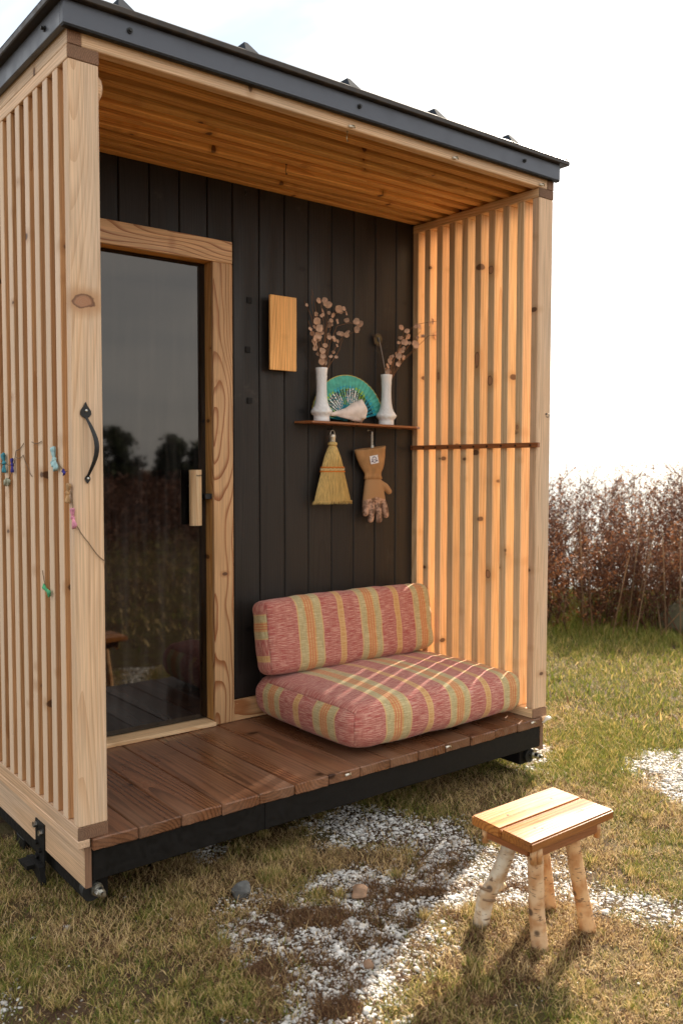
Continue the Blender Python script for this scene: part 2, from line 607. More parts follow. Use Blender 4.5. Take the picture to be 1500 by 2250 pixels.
# tinted glass of the door
mt, nt, bs = new_mat('tinted_glass')
nt.nodes.remove(bs)
out = nt.nodes['Material Output']
tr = N(nt, 'BsdfTransparent')
tr.inputs['Color'].default_value = (0.10, 0.085, 0.07, 1)
gl = N(nt, 'BsdfGlossy')
gl.inputs['Roughness'].default_value = 0.03
gl.inputs['Color'].default_value = (1.0, 0.96, 0.93, 1)
df = N(nt, 'BsdfDiffuse')
df.inputs['Color'].default_value = (0.55, 0.52, 0.50, 1)
fr = N(nt, 'Fresnel', IOR=1.68)
ms = N(nt, 'MixShader')
nt.links.new(fr.outputs[0], ms.inputs[0])
nt.links.new(tr.outputs[0], ms.inputs[1])
nt.links.new(gl.outputs[0], ms.inputs[2])
tc = N(nt, 'TexCoord')
mp = N(nt, 'Mapping')
mp.inputs['Scale'].default_value = (26, 1, 2.2)
mp.inputs['Rotation'].default_value = (0, 0.22, 0)
nt.links.new(tc.outputs['Object'], mp.inputs[0])
nz = N(nt, 'TexNoise', Scale=1.0, Detail=5, Roughness=0.6)
nt.links.new(mp.outputs[0], nz.inputs['Vector'])
sm = maprange(nt, nz.outputs['Fac'], 0.40, 0.8, 0.003, 0.05)
ms2 = N(nt, 'MixShader')
nt.links.new(sm, ms2.inputs[0])
nt.links.new(ms.outputs[0], ms2.inputs[1])
nt.links.new(df.outputs[0], ms2.inputs[2])
nt.links.new(ms2.outputs[0], out.inputs['Surface'])
M['glass'] = mt


def blade_mat(name, ramp, trans=0.25, rough=0.6):
    """foliage: colour from the per-blade value 'tint'"""
    mt, nt, bs = new_mat(name)
    at = N(nt, 'Attribute')
    at.attribute_name = 'tint'
    cr = N(nt, 'ValToRGB')
    el = cr.color_ramp.elements
    while len(el) < len(ramp):
        el.new(0.5)
    for e, (p, c) in zip(el, ramp):
        e.position = p
        e.color = (*c, 1)
    nt.links.new(at.outputs['Fac'], cr.inputs[0])
    nt.links.new(cr.outputs[0], bs.inputs['Base Color'])
    bs.inputs['Roughness'].default_value = rough
    bs.inputs['Specular IOR Level'].default_value = 0.25
    tl = N(nt, 'BsdfTranslucent')
    nt.links.new(cr.outputs[0], tl.inputs['Color'])
    mx = N(nt, 'MixShader')
    mx.inputs[0].default_value = trans
    nt.links.new(bs.outputs[0], mx.inputs[1])
    nt.links.new(tl.outputs[0], mx.inputs[2])
    nt.links.new(mx.outputs[0], nt.nodes['Material Output'].inputs['Surface'])
    return mt


M['grass'] = blade_mat('lawn_blades', [(0.0, (0.070, 0.030, 0.017)), (0.2, (0.17, 0.085, 0.036)), (0.42, (0.64, 0.465, 0.24)),
                                       (0.62, (0.54, 0.39, 0.15)), (0.78, (0.20, 0.20, 0.034)), (1.0, (0.090, 0.13, 0.018))], 0.3)
M['scrub'] = blade_mat('scrub_twigs', [(0.0, (0.060, 0.028, 0.020)), (0.3, (0.155, 0.066, 0.038)), (0.55, (0.31, 0.115, 0.038)),
                                       (0.75, (0.27, 0.17, 0.10)), (0.9, (0.13, 0.12, 0.04)), (1.0, (0.42, 0.36, 0.28))], 0.25)
M['gravel'] = blade_mat('crushed_shell', [(0.0, (0.13, 0.09, 0.06)), (0.15, (0.30, 0.25, 0.20)), (0.45, (0.44, 0.42, 0.39)), (1.0, (0.66, 0.65, 0.63))], 0.0, 0.7)
M['needle'] = blade_mat('tree_leaves', [(0.0, (0.018, 0.026, 0.010)), (1.0, (0.05, 0.065, 0.022))], 0.2)
M['bark'] = plain('bark', (0.09, 0.065, 0.045), 0.9, 0, 0.2, 0.3, 12, 0.6)


def add_tint(me, vals):
    a = me.attributes.new('tint', 'FLOAT', 'POINT')
    a.data.foreach_set('value', np.asarray(vals, dtype=np.float32))


def np_mesh(name, verts, faces_list):
    """verts (n,3); faces_list: list of int arrays (m,k)"""
    me = bpy.data.meshes.new(name)
    me.vertices.add(len(verts))
    me.vertices.foreach_set('co', np.asarray(verts, dtype=np.float32).ravel())
    tot = sum(f.size for f in faces_list)
    npoly = sum(len(f) for f in faces_list)
    me.loops.add(tot)
    me.polygons.add(npoly)
    me.loops.foreach_set('vertex_index', np.concatenate([f.ravel() for f in faces_list]).astype(np.int32))
    starts, o = [], 0
    for f in faces_list:
        k = f.shape[1]
        starts.append(o + np.arange(len(f)) * k)
        o += f.size
    me.polygons.foreach_set('loop_start', np.concatenate(starts).astype(np.int32))
    me.update(calc_edges=True)
    me.validate()
    return me


# ================================================================== SETTING: terrain, water
def ground_h(x, y):
    s = (np.asarray(x) - CAM[0]) * (-_sy) + (np.asarray(y) - CAM[1]) * _cy
    base = GZ + (fnoise(x, y, 1.3, 3) - 0.5) * 0.02
    drop = np.clip(s - 9.6, 0, None)
    return base - np.minimum(drop * 0.45, 16.0)


gx = np.unique(np.concatenate([np.linspace(-260, -12, 14), np.linspace(-12, 14, 131), np.linspace(14, 320, 22)]))
gy = np.unique(np.concatenate([np.linspace(-260, -12, 14), np.linspace(-12, 14, 131), np.linspace(14, 320, 22)]))
X, Y = np.meshgrid(gx, gy)
Z = ground_h(X, Y)
gv = np.stack([X.ravel(), Y.ravel(), Z.ravel()], 1)
nx, ny = len(gx), len(gy)
ii, jj = np.meshgrid(np.arange(nx - 1), np.arange(ny - 1))
a = (jj * nx + ii).ravel()
gf = np.stack([a, a + 1, a + nx + 1, a + nx], 1)
me = np_mesh('ground', gv, [gf])
mt, nt, bs = new_mat('soil')
tc = N(nt, 'TexCoord')
n1 = N(nt, 'TexNoise', Scale=2.2, Detail=5)
n2 = N(nt, 'TexNoise', Scale=120.0, Detail=4)
n3 = N(nt, 'TexNoise', Scale=14.0, Detail=4)
for n_ in (n1, n2, n3):
    nt.links.new(tc.outputs['Object'], n_.inputs['Vector'])
c = mixc(nt, maprange(nt, n1.outputs['Fac'], 0.4, 0.62), (0.060, 0.038, 0.022), (0.075, 0.062, 0.024))
c = mixc(nt, maprange(nt, n3.outputs['Fac'], 0.45, 0.7), c, (0.045, 0.024, 0.015))
c = mixc(nt, maprange(nt, n2.outputs['Fac'], 0.5, 0.75), c, (0.12, 0.085, 0.05))
nt.links.new(c, bs.inputs['Base Color'])
bs.inputs['Roughness'].default_value = 0.95
bs.inputs['Specular IOR Level'].default_value = 0.1
bp = N(nt, 'Bump', Strength=0.7, Distance=0.01)
nt.links.new(n2.outputs['Fac'], bp.inputs['Height'])
nt.links.new(bp.outputs['Normal'], bs.inputs['Normal'])
ground = link('ground', me, mat=mt)
tag(ground, 'flat earth lawn the cabin stands on', 'ground', kind='structure')

mt, nt, bs = new_mat('sea_water')
bs.inputs['Base Color'].default_value = (0.06, 0.09, 0.10, 1)
bs.inputs['Roughness'].default_value = 0.18
tc = N(nt, 'TexCoord')
nz = N(nt, 'TexNoise', Scale=0.35, Detail=6)
nt.links.new(tc.outputs['Object'], nz.inputs['Vector'])
bp = N(nt, 'Bump', Strength=0.4, Distance=0.4)
nt.links.new(nz.outputs['Fac'], bp.inputs['Height'])
nt.links.new(bp.outputs['Normal'], bs.inputs['Normal'])
wat = link('water', pymesh('water', [(-1500, -300, 0), (6000, -300, 0), (6000, 6000, 0), (-1500, 6000, 0)], [(0, 1, 2, 3)]), loc=(0, 0, -13), mat=mt)
tag(wat, 'pale open water below the land behind the scrub', 'water', kind='structure')

# ================================================================== CABIN
cabin = empty('cabin', (W / 2, D, GZ))
tag(cabin, 'small slatted wood cabin with open porch, black back wall and metal roof', 'cabin')
PITCH, SW = 0.0813, 0.038
ZT0, ZT1 = H - 0.0375, H


def wall_slats(parent, x0, kinds):
    ks = kinds
    for k in range(1, 10):
        y0 = PITCH * k
        jit = random.uniform(-0.0012, 0.0012)
        box('slat', (x0, y0 + jit, 0.0385), (x0 + PW, y0 + SW + jit, ZT0 - 0.0005), wood(ks, 'Z'), parent)


# left slatted wall
lw = empty('slatted_wall', (0, 0, 0), cabin)
tag(lw, 'slatted side wall whose front post carries an iron pull')
box('post', (0, 0, 0.0385), (PW, SW, ZT0 - 0.0005), wood('pale', 'Z', ((-0.008, -0.019, 1.543 - (0.0385 + ZT0) / 2, 0.034, 0.019),)), lw, 0.003)
wall_slats(lw, 0.0, 'bleached_skylit')
box('top_plate', (-0.001, 0.004, ZT0), (PW + 0.001, D, ZT1), wood('pale', 'Y'), lw)
box('plate_end', (-0.0012, -0.001, ZT0), (PW + 0.0012, 0.004, ZT1), wood('endgrain', 'Y'), lw, 0.0015)
box('bottom_plate', (-0.001, 0.004, 0.0), (PW + 0.001, D, 0.038), wood('pale', 'Y'), lw)
box('plate_end', (-0.0012, -0.001, 0.0), (PW + 0.0012, 0.004, 0.038), wood('endgrain', 'Y'), lw, 0.0015)
box('sill_strip', (-0.002, -0.002, -0.024), (0.034, 2.85, -0.0005), wood('pale', 'Y'), lw)
box('corner_block', (0.0, -0.002, H + 0.001), (0.038, 0.004, H + 0.085), wood('endgrain', 'Y'), lw, 0.001)
box('rim_joist', (0.0, 0.004, H + 0.001), (0.038, D, H + 0.088), wood('pale', 'Y'), lw)
# right slatted wall
rw = empty('slatted_wall', (W, 0, 0), cabin)
tag(rw, 'slatted side wall glowing orange between slats beside the cushions')
box('post', (XR, 0, 0.0385), (W, SW, ZT0 - 0.0005), wood('pale', 'Z'), rw, 0.003)
zc = (0.0385 + ZT0) / 2
special = {3: ((-0.044, 0.004, 1.949 - zc, 0.016, 0.020), (-0.044, 0.002, 1.463 - zc, 0.015, 0.022), (-0.044, 0.002, 0.598 - zc, 0.015, 0.021)),
           4: ((-0.044, 0.0, 1.562 - zc, 0.013, 0.040),), 7: ((-0.044, 0.0, 1.51 - zc, 0.008, 0.018),), 1: ((-0.044, 0.006, 1.252 - zc, 0.008, 0.012),)}
for k in range(1, 10):
    y0 = PITCH * k
    box('slat', (XR, y0, 0.0385), (W, y0 + SW, ZT0 - 0.0005), wood('honey', 'Z', special.get(k, ())), rw)
box('top_plate', (XR - 0.001, 0.004, ZT0), (W + 0.001, D, ZT1), wood('honey', 'Y'), rw)
box('plate_end', (XR - 0.0012, -0.001, ZT0), (W + 0.0012, 0.004, ZT1), wood('endgrain', 'Y'), rw, 0.0015)
box('bottom_plate', (XR - 0.001, 0.004, 0.0), (W + 0.001, D, 0.038), wood('honey', 'Y'), rw)
box('plate_end', (XR - 0.0012, -0.001, 0.0), (W + 0.0012, 0.004, 0.038), wood('endgrain', 'Y'), rw, 0.0015)
box('sill_strip', (W - 0.034, -0.002, -0.024), (W + 0.002, 2.85, -0.0005), wood('pale', 'Y'), rw)
box('corner_block', (W - 0.038, -0.002, H + 0.001), (W, 0.004, H + 0.085), wood('endgrain', 'Y'), rw, 0.001)
box('rim_joist', (W - 0.038, 0.004, H + 0.001), (W, D, H + 0.088), wood('honey', 'Y'), rw)
box('batten', (XR - 0.016, -0.02, 1.162), (XR - 0.0012, D - 0.006, 1.183), wood('shelf', 'Y'), rw, 0.001)
for k in range(10):
    mb = MB()
    mb.tube([(XR - 0.0205, PITCH * k + 0.019, 1.172), (XR - 0.0155, PITCH * k + 0.019, 1.172)], 0.004, 6)
    mb.build('screw', M['darkiron'], rw)

# ceiling
ce = empty('slatted_ceiling', (W / 2, 0, H), cabin)
box('front_beam', (0.0385, 0.0, H + 0.001), (W - 0.0385, SW, H + 0.088), wood('pale', 'X'), ce, 0.003)
for k in range(1, 10):
    dz_ = random.uniform(0, 0.007)
    box('slat', (0.0385, PITCH * k, H + 0.001 + dz_), (W - 0.0385, PITCH * k + SW, H + 0.088), wood('ceil', 'X'), ce, 0.0035)
box('ceiling_board', (0.0, 0.002, H + 0.0885), (W, D + 0.03, H + 0.098), wood('ceil', 'X'), ce, 0)

# back wall of black planks
bw = empty('back_wall', (W / 2, D, 0), cabin)
edges = [0.9785 + 0.013] + [0.992 + 0.1297 * i for i in range(1, 8)] + [XR + 0.02]
for a_, b_ in zip(edges[:-1], edges[1:]):
    box('plank', (a_ + random.uniform(0.0008, 0.0022), D + random.uniform(0, 0.0015), 0.09), (b_ - 0.0012, D + 0.018, H + 0.03), wood('black', 'Z'), bw, 0.0035)
tops = [0.1, 0.236, 0.364, 0.491, 0.618, 0.747, 0.873, 0.9915]
for a_, b_ in zip(tops[:-1], tops[1:]):
    box('plank', (a_ + 0.0012, D + random.uniform(0, 0.0012), 2.004), (b_ - 0.0012, D + 0.018, H + 0.03), wood('black', 'Z'), bw, 0.0035)
box('backing', (0.915, D + 0.019, 0.0), (XR + 0.05, D + 0.04, H + 0.085), M['barewood'], bw, 0)
box('backing', (0.05, D + 0.019, 1.935), (0.915, D + 0.04, H + 0.085), M['felt'], bw, 0)
box('baseboard', (0.9795, D - 0.016, 0.001), (XR - 0.002, D - 0.001, 0.0895), wood('door', 'X'), bw)

# door
dr = empty('door', (0.55, D, 0), cabin)
tag(dr, 'tinted glass door in a grained wood frame')
box('frame_stile', (0.8855, D - 0.02, 0.001), (0.9785, D - 0.0005, 1.9125), wood('door', 'Z'), dr, 0.0025)
box('frame_stile', (0.09, D - 0.02, 0.001), (0.178, D - 0.0005, 1.9125), wood('door', 'Z'), dr, 0.0025)
box('frame_head', (0.09, D - 0.02, 1.913), (0.9785, D - 0.0005, 2.0035), wood('door', 'X'), dr, 0.0025)
box('jamb', (0.887, D, 0.018), (0.914, D + 0.075, 1.934), wood('ceil', 'Z'), dr, 0.001)
box('jamb', (0.15, D, 0.018), (0.177, D + 0.075, 1.934), wood('ceil', 'Z'), dr, 0.001)
box('jamb_head', (0.177, D, 1.914), (0.887, D + 0.075, 1.934), wood('ceil', 'X'), dr, 0.001)
box('threshold', (0.15, D - 0.03, 0.0005), (0.8855, D + 0.075, 0.0175), wood('honey', 'X'), dr, 0.002)
pane = box('glass_pane', (0.179, D + 0.046, 0.022), (0.884, D + 0.054, 1.911), M['glass'], dr, 0.0005)
# handle: half-round bar held off the glass, with its twin inside
mb = MB()
prof = [(0.032 * math.cos(t), -0.022 * math.sin(t)) for t in np.linspace(0, PI, 9)]
hp = [(0.816 + u * 0.86, D + 0.012 + v) for u, v in prof]
mb.v, mb.f = [], []
n_ = len(hp)
mb.add([(x, y, 0.838) for x, y in hp] + [(x, y, 1.066) for x, y in hp],
       [tuple(range(n_)), tuple(range(2 * n_ - 1, n_ - 1, -1))] + [(k, k + n_, (k + 1) % n_ + n_, (k + 1) % n_) for k in range(n_)])
hb = mb.build('handle', wood('honey', 'Z'), dr)
for zz in (0.9, 1.0):
    MB().tube([(0.816, D + 0.012, zz), (0.816, D + 0.046, zz)], 0.005, 8).build('standoff', M['zinc'], dr, smooth=True)
eng = MB()
for i, hgt in enumerate((0.006, 0.004, 0.004, 0.0055, 0.006, 0.004)):
    x0 = 0.811 + i * 0.0042
    eng.prism([(x0, 1.040), (x0 + 0.0022, 1.040), (x0 + 0.0022, 1.040 + hgt), (x0, 1.040 + hgt)], 'Y', D - 0.0108, D - 0.0098)
eng.build('engraved_mark', M['darkiron'], dr)
mb = MB()
hb2 = MB()
hp2 = [(x, 2 * (D + 0.05) - y) for x, y in hp]
hb2.add([(x, y, 0.838) for x, y in hp2] + [(x, y, 1.066) for x, y in hp2],
        [tuple(range(n_)), tuple(range(2 * n_ - 1, n_ - 1, -1))] + [(k, k + n_, (k + 1) % n_ + n_, (k + 1) % n_) for k in range(n_)])
hb2.build('inner_handle', wood('honey', 'Z'), dr)
lt = box('latch', (0.8535, D - 0.004, 0.945), (0.8865, D + 0.03, 0.968), M['iron'], dr, 0.002)
box('latch_plate', (0.846, D + 0.036, 0.925), (0.862, D + 0.0455, 0.99), M['iron'], dr, 0.002)

# body behind the porch
bd = empty('cabin_body', (W / 2, 1.8, 0), cabin)
for i in range(15):
    y0 = D + 0.012 + i * 0.1395
    box('siding_plank', (0.002, y0 + 0.001, -0.02), (0.02, y0 + 0.1385, H + 0.03), wood('black', 'Z'), bd, 0.003)
    box('siding_plank', (W - 0.02, y0 + 0.001, -0.02), (W - 0.002, y0 + 0.1385, H + 0.03), wood('black', 'Z'), bd, 0.003)
box('inner_wall', (0.021, D + 0.041, 0.0), (0.05, 2.85, H + 0.05), M['dark'], bd, 0)
box('inner_wall', (W - 0.05, D + 0.041, 0.0), (W - 0.021, 2.85, H + 0.05), M['dark'], bd, 0)
box('rear_wall', (0.0, 2.86, -0.02), (W, 2.9, H + 0.05), wood('black', 'Z'), bd, 0)
box('inner_ceiling', (0.05, D + 0.041, H + 0.02), (W - 0.05, 2.85, H + 0.05), M['dark'], bd, 0)
box('inner_floor', (0.05, D + 0.076, -0.03), (W - 0.05, 2.85, -0.002), wood('deck', 'X'), bd, 0)
box('sauna_bench', (0.06, 2.2, 0.42), (W - 0.06, 2.8, 0.46), wood('deck', 'X'), bd, 0.003)

# deck
dk = empty('deck', (W / 2, 0, 0), cabin)
e0 = [0.0365] + [0.18 + 0.1433 * i for i in range(13)] + [2.0605]
for i, (a_, b_) in enumerate(zip(e0[:-1], e0[1:])):
    yf = -0.012 + random.uniform(-0.003, 0.003)
    bm = bmesh.new()
    bmesh.ops.create_cube(bm, size=1)
    sx, sy, sz = b_ - a_ - 0.0026, D + 0.03 - yf, 0.0355
    for v in bm.verts:
        v.co = Vector((v.co.x * sx, v.co.y * sy, v.co.z * sz))
    bmesh.ops.subdivide_edges(bm, edges=[e for e in bm.edges if abs((e.verts[0].co - e.verts[1].co).x) > 0.5 * sx], cuts=4)
    bmesh.ops.bevel(bm, geom=[e for e in bm.edges if len(e.link_faces) == 2 and e.calc_face_angle(0) > 1], offset=0.003, segments=1, affect='EDGES')
    for v in bm.verts:                       # ragged, worn front ends
        if v.co.y < -0.4 * sy:
            v.co.y += random.uniform(-0.0015, 0.0025)
            v.co.z += random.uniform(-0.0012, 0.0008)
    me = bpy.data.meshes.new('plank')
    bm.to_mesh(me)
    bm.free()
    link('plank', me, dk, ((a_ + b_) / 2, (D + 0.03 + yf) / 2, -0.0185 + random.uniform(-0.001, 0.001)), None, wood('deck', 'Y'))
# porch floor under the side walls is carried by the sill strips

# steel chassis and skirts
ch = empty('chassis', (W / 2, 1.0, -0.13), cabin)
box('front_beam', (0.0415, 0.002, -0.131), (2.0595, 0.045, -0.038), M['blacksteel'], ch, 0.003)
box('skirt_board', (0.0185, 0.004, -0.146), (0.038, 1.05, -0.026), wood('pale', 'Y'), ch, 0.002)
box('skirt_end', (0.0185, 0.0, -0.1462), (0.0382, 0.0038, -0.026), wood('endgrain', 'Z'), ch, 0.001)
box('skirt_board', (W - 0.038, 0.004, -0.146), (W - 0.0185, 1.05, -0.026), wood('pale', 'Y'), ch, 0.002)
box('skirt_end', (W - 0.0382, 0.0, -0.1462), (W - 0.0185, 0.0038, -0.026), wood('endgrain', 'Z'), ch, 0.001)
box('beam_joint', (0.64, -0.001, -0.1312), (0.655, 0.0018, -0.04), M['blacksteel'], ch, 0.0005)
for sx0 in (0.04, W - 0.11):
    box('side_rail', (sx0, 0.05, -0.212), (sx0 + 0.07, 2.85, -0.132), M['blacksteel'], ch, 0.004)
    box('jack_foot', (sx0, 0.6, GZ - 0.01), (sx0 + 0.07, 0.68, -0.21), M['blacksteel'], ch, 0.003)
    box('jack_foot', (sx0, 2.4, GZ - 0.01), (sx0 + 0.07, 2.48, -0.21), M['blacksteel'], ch, 0.003)
for xx in (0.052, W - 0.062):
    mb = MB()
    for i in range(4):
        mb.tube([(xx, 0.035 + i * 0.011, -0.175), (xx, 0.043 + i * 0.011, -0.175)], 0.030 - 0.002 * i, 14)
    mb.build('rubber_bumper', M['rubber'], ch)
    b1 = MB()
    b1.tube([(xx + 0.012, 0.036, -0.170), (xx + 0.012, -0.022, -0.170)], 0.0085, 10)
    b1.tube([(xx + 0.012, 0.034, -0.170), (xx + 0.012, 0.028, -0.170)], 0.019, 16)
    b1.tube([(xx + 0.012, 0.026, -0.170), (xx + 0.012, 0.021, -0.170)], 0.018, 16)
    b1.tube([(xx + 0.012, 0.012, -0.170), (xx + 0.012, -0.006, -0.170)], 0.0145, 6)
    b1.build('levelling_bolt', M['zinc'], ch)
br = box('bracket', (0.0135, 0.325, -0.215), (0.018, 0.405, -0.062), M['blacksteel'], ch, 0.001)
for (yy, zz) in ((0.395, -0.08), (0.345, -0.092)):
    MB().tube([(0.0135, yy, zz), (0.003, yy, zz)], 0.0095, 6).build('bolt', M['zinc'], ch)
for (yy, zz) in ((0.385, -0.135), (0.355, -0.152), (0.38, -0.178), (0.35, -0.195)):
    MB().tube([(0.0135, yy, zz), (0.005, yy, zz)], 0.0085, 6).build('bolt', M['blacksteel'], ch)
mb = MB().prism([(0.32, -0.195), (0.40, -0.185), (0.44, -0.195), (0.445, -0.205), (0.40, -0.21), (0.31, -0.25), (0.30, -0.245)], 'X', -0.005, 0.012)
mb.build('bracket_foot', M['blacksteel'], ch)
mb = MB().prism([(0.36, -0.196), (0.44, -0.200), (0.45, -0.206), (0.44, -0.210), (0.36, -0.210)], 'X', -0.03, -0.0052)
mb.build('bracket_foot', M['blacksteel'], ch)

# roof
rf = empty('roof', (W / 2, 1.4, H + 0.1), cabin)
FZ0, FZ1 = 2.283, 2.346
box('fascia', (-0.022, -0.026, FZ0), (W + 0.010, -0.004, FZ1), M['fascia'], rf, 0.0015)
box('fascia', (-0.022, -0.0035, FZ0), (-0.003, 2.93, FZ1), M['fascia'], rf, 0.0015)
box('fascia', (W + 0.003, -0.0035, FZ0), (W + 0.010, 2.93, FZ1), M['fascia'], rf, 0.0015)
box('fascia_hem', (-0.020, -0.0255, FZ0 - 0.006), (W + 0.008, -0.006, FZ0 - 0.0005), M['blacksteel'], rf, 0.0005)
box('roof_panel', (-0.048, -0.046, FZ1 + 0.0005), (W + 0.050, 2.96, FZ1 + 0.021), M['roofmetal'], rf, 0.003)
for xs in (-0.03, 0.155, 0.572, 0.984, 1.396, 1.808, W + 0.03):
    mb = MB()
    poly = [(-0.024, 0), (0.024, 0), (0.006, 0.042), (-0.006, 0.042)]
    zb = FZ1 + 0.0205
    if xs in (-0.03, W + 0.03):
        poly = [(-0.014, 0), (0.014, 0), (0.012, 0.010), (-0.012, 0.010)]
    ring0 = [(xs + u, -0.044 + w * 0.9, zb + w) for u, w in poly]
    ring1 = [(xs + u, 2.955, zb + w) for u, w in poly]
    mb.loft([ring0, ring1])
    mb.build('roof_seam', M['seam'], rf)
for xs in (0.172, 1.016, 1.878):
    s_ = MB().tube([(xs, -0.0262, 2.316), (xs, -0.030, 2.316)], 0.0085, 10)
    s_.tube([(xs, -0.030, 2.316), (xs, -0.036, 2.316)], 0.005, 6)
    s_.build('fascia_screw', M['iron'], rf)
s_ = MB().tube([(-0.0222, 0.11, 2.315), (-0.026, 0.11, 2.315)], 0.0085, 10)
s_.tube([(-0.026, 0.11, 2.315), (-0.034, 0.11, 2.315)], 0.005, 6)
s_.build('fascia_screw', M['iron'], rf)

# small fixed fittings on the cabin
mb = MB().lathe([(0.012, 0), (0.026, 0.003), (0.034, 0.010), (0.036, 0.018), (0.030, 0.026), (0.018, 0.031), (0.006, 0.033)], 16)
me = pymesh('knob', [(z + 0.0895, x * 0.7 + 0.06, y + 2.165) for x, y, z in mb.v], mb.f, True)
link('wooden_knob', me, lw, (0, 0, 0), None, wood('pale', 'X'))

# iron pull on the front post
ph = MB()
spear = [(0, 1.262), (0.006, 1.250), (0.011, 1.243), (0.0155, 1.236), (0.016, 1.227), (0.011, 1.220), (0.004, 1.217), (0.0, 1.215)]
poly = [(0.037 + u, z) for u, z in spear] + [(0.037 - u, z) for u, z in spear[-2:0:-1]]
ph.prism(poly, 'Y', -0.0045, -0.0005)
spear2 = [(0, 1.031), (0.007, 1.040), (0.0085, 1.046), (0.004, 1.053), (0.0, 1.055)]
poly = [(0.040 + u, z) for u, z in spear2] + [(0.040 - u, z) for u, z in spear2[-2:0:-1]]
ph.prism(poly, 'Y', -0.0045, -0.0005)
arc = []
for t in np.linspace(0, 1, 15):
    z = 1.220 - t * 0.170
    arc.append((0.037 + 0.003 * t + 0.016 * math.sin(PI * t) ** 1.3, -0.003 - 0.034 * math.sin(PI * t) ** 0.8, z))
rings = []
for i, p in enumerate(arc):
    t = i / 14
    hw = 0.0042 + 0.0032 * math.sin(PI * t)
    rings.append([(p[0] + hw * math.cos(a), p[1] + 0.0035 * math.sin(a), p[2]) for a in np.linspace(0, 2 * PI, 8, endpoint=False)])
ph.loft(rings)
pull = ph.build('pull_handle', M['iron'], lw)
for (x, z) in ((0.038, 1.2375), (0.0405, 1.0455)):
    MB().tube([(x, -0.0046, z), (x, -0.0066, z)], [0.0042, 0.0032], 10).build('screw', M['zinc'], lw, smooth=True)

# ================================================================== SHELF AND WHAT STANDS ON IT
def shelf_z(x):
    return 1.262 + (1.95 - x) * 0.014


mb = MB()
op = [(1.302, D - 0.002), (1.325, 0.665), (1.36, 0.655), (1.93, 0.655), (1.996, 0.70), (1.996, D - 0.002)]
vb = [(x, y, shelf_z(x)) for x, y in op] + [(x, y, shelf_z(x) + 0.009) for x, y in op]
n_ = len(op)
mb.add(vb, [tuple(range(n_ - 1, -1, -1)), tuple(range(n_, 2 * n_))] + [(k, (k + 1) % n_, (k + 1) % n_ + n_, k + n_) for k in range(n_)])
sh = mb.build('wall_shelf', wood('shelf', 'X'))
tag(sh, 'thin brown wooden shelf on the black wall holding vases and fan', 'shelf')


def vase(cx, cy, label, seed):
    z0 = shelf_z(cx) + 0.0095
    pr = [(0.034, 0), (0.036, 0.002), (0.0355, 0.022), (0.037, 0.026), (0.047, 0.040), (0.0475, 0.047), (0.042, 0.055), (0.034, 0.066), (0.0285, 0.082),
          (0.0245, 0.105), (0.0225, 0.130), (0.0215, 0.155), (0.0222, 0.180), (0.0240, 0.205), (0.0265, 0.228), (0.0275, 0.236), (0.0265, 0.2375), (0.0225, 0.234), (0.019, 0.20), (0.017, 0.15)]
    # resample
    fine = []
    for (r0, h0), (r1, h1) in zip(pr[:-1], pr[1:]):
        k = max(1, int(abs(h1 - h0) / 0.004))
        for i in range(k):
            fine.append((r0 + (r1 - r0) * i / k, h0 + (h1 - h0) * i / k))
    fine.append(pr[-1])

    def fn(r, z, th):
        if 0.026 < z < 0.205 and r > 0.0200:
            u = th * 11 / (2 * PI)
            w = z / 0.0165
            d = min(abs(((u + w) % 1) - 0.5), abs(((u - w) % 1) - 0.5)) * 2
            return r - 0.0042 * (1 - min(1, d * 2.6)) + 0.0012
        return r
    mbv = MB().lathe(fine, 84, (cx, cy, z0), fn)
    o = mbv.build('vase', M['milk'], None, (cx, cy, z0), True)
    tag(o, label, 'vase', 'white milk glass vases on the shelf')
    return z0 + 0.2375


ztl = vase(1.413, 0.716, 'white quilted milk glass vase with the fuller bunch of dried leaves', 1)
ztr = vase(1.793, 0.716, 'white quilted milk glass vase nearer the orange slats', 2)


def disc_mesh(r, seed):
    rnd = random.Random(seed)
    n = 11
    vs = [(0, 0, 0.0012)]
    for k in range(n):
        th = 2 * PI * k / n
        rr = r * (1 + rnd.uniform(-0.09, 0.09)) * (1.0 - 0.10 * math.cos(th))
        vs.append((rr * math.cos(th), rr * math.sin(th), rnd.uniform(-0.0025, 0.0025) - 0.10 * r * abs(math.sin(th))))
    fs = [(0, 1 + k, 1 + (k + 1) % n) for k in range(n)]
    me = pymesh('leaf', vs, fs, True)
    return me


LEAF = [disc_mesh(0.0150, i) for i in range(4)]
SMALL = [disc_mesh(0.0085, 20 + i) for i in range(3)]
for me in LEAF + SMALL:
    me.materials.append(M['dryleaf'])


def bunch(name, label, base, stems, leaves):
    """stems: list of polylines (dx, dz, dy); leaves: (dx, dz, dy, big)"""
    root = empty(name, base)
    tag(root, label, 'dried plant', 'dried bunches standing in the vases')
    for st in stems:
        pts = [(base[0] + p[0], base[1] + p[2], base[2] + p[1]) for p in st]
        # smooth
        full = []
        for i in range(len(pts) - 1):
            for t in (0, 0.5):
                full.append(tuple(pts[i][k] * (1 - t) + pts[i + 1][k] * t + (random.uniform(-0.0015, 0.0015) if t else 0) for k in range(3)))
        full.append(pts[-1])
        rad = np.linspace(0.0019, 0.0008, len(full))
        MB().tube(full, list(rad), 5).build('stem', M['drystem'], root)
    for (dx, dz, dy, bigf) in leaves:
        me = random.choice(LEAF if bigf > 0.5 else SMALL)
        o = link('leaf', me, root, (base[0] + dx, base[1] + dy, base[2] + dz),
                 (PI / 2 + random.uniform(-0.55, 0.55), random.uniform(-0.9, 0.9), random.uniform(-1.1, 0.5)))
        s = bigf if bigf > 0.5 else 1.0
        o.scale = (s, s * random.uniform(0.8, 1.05), s)
    return root


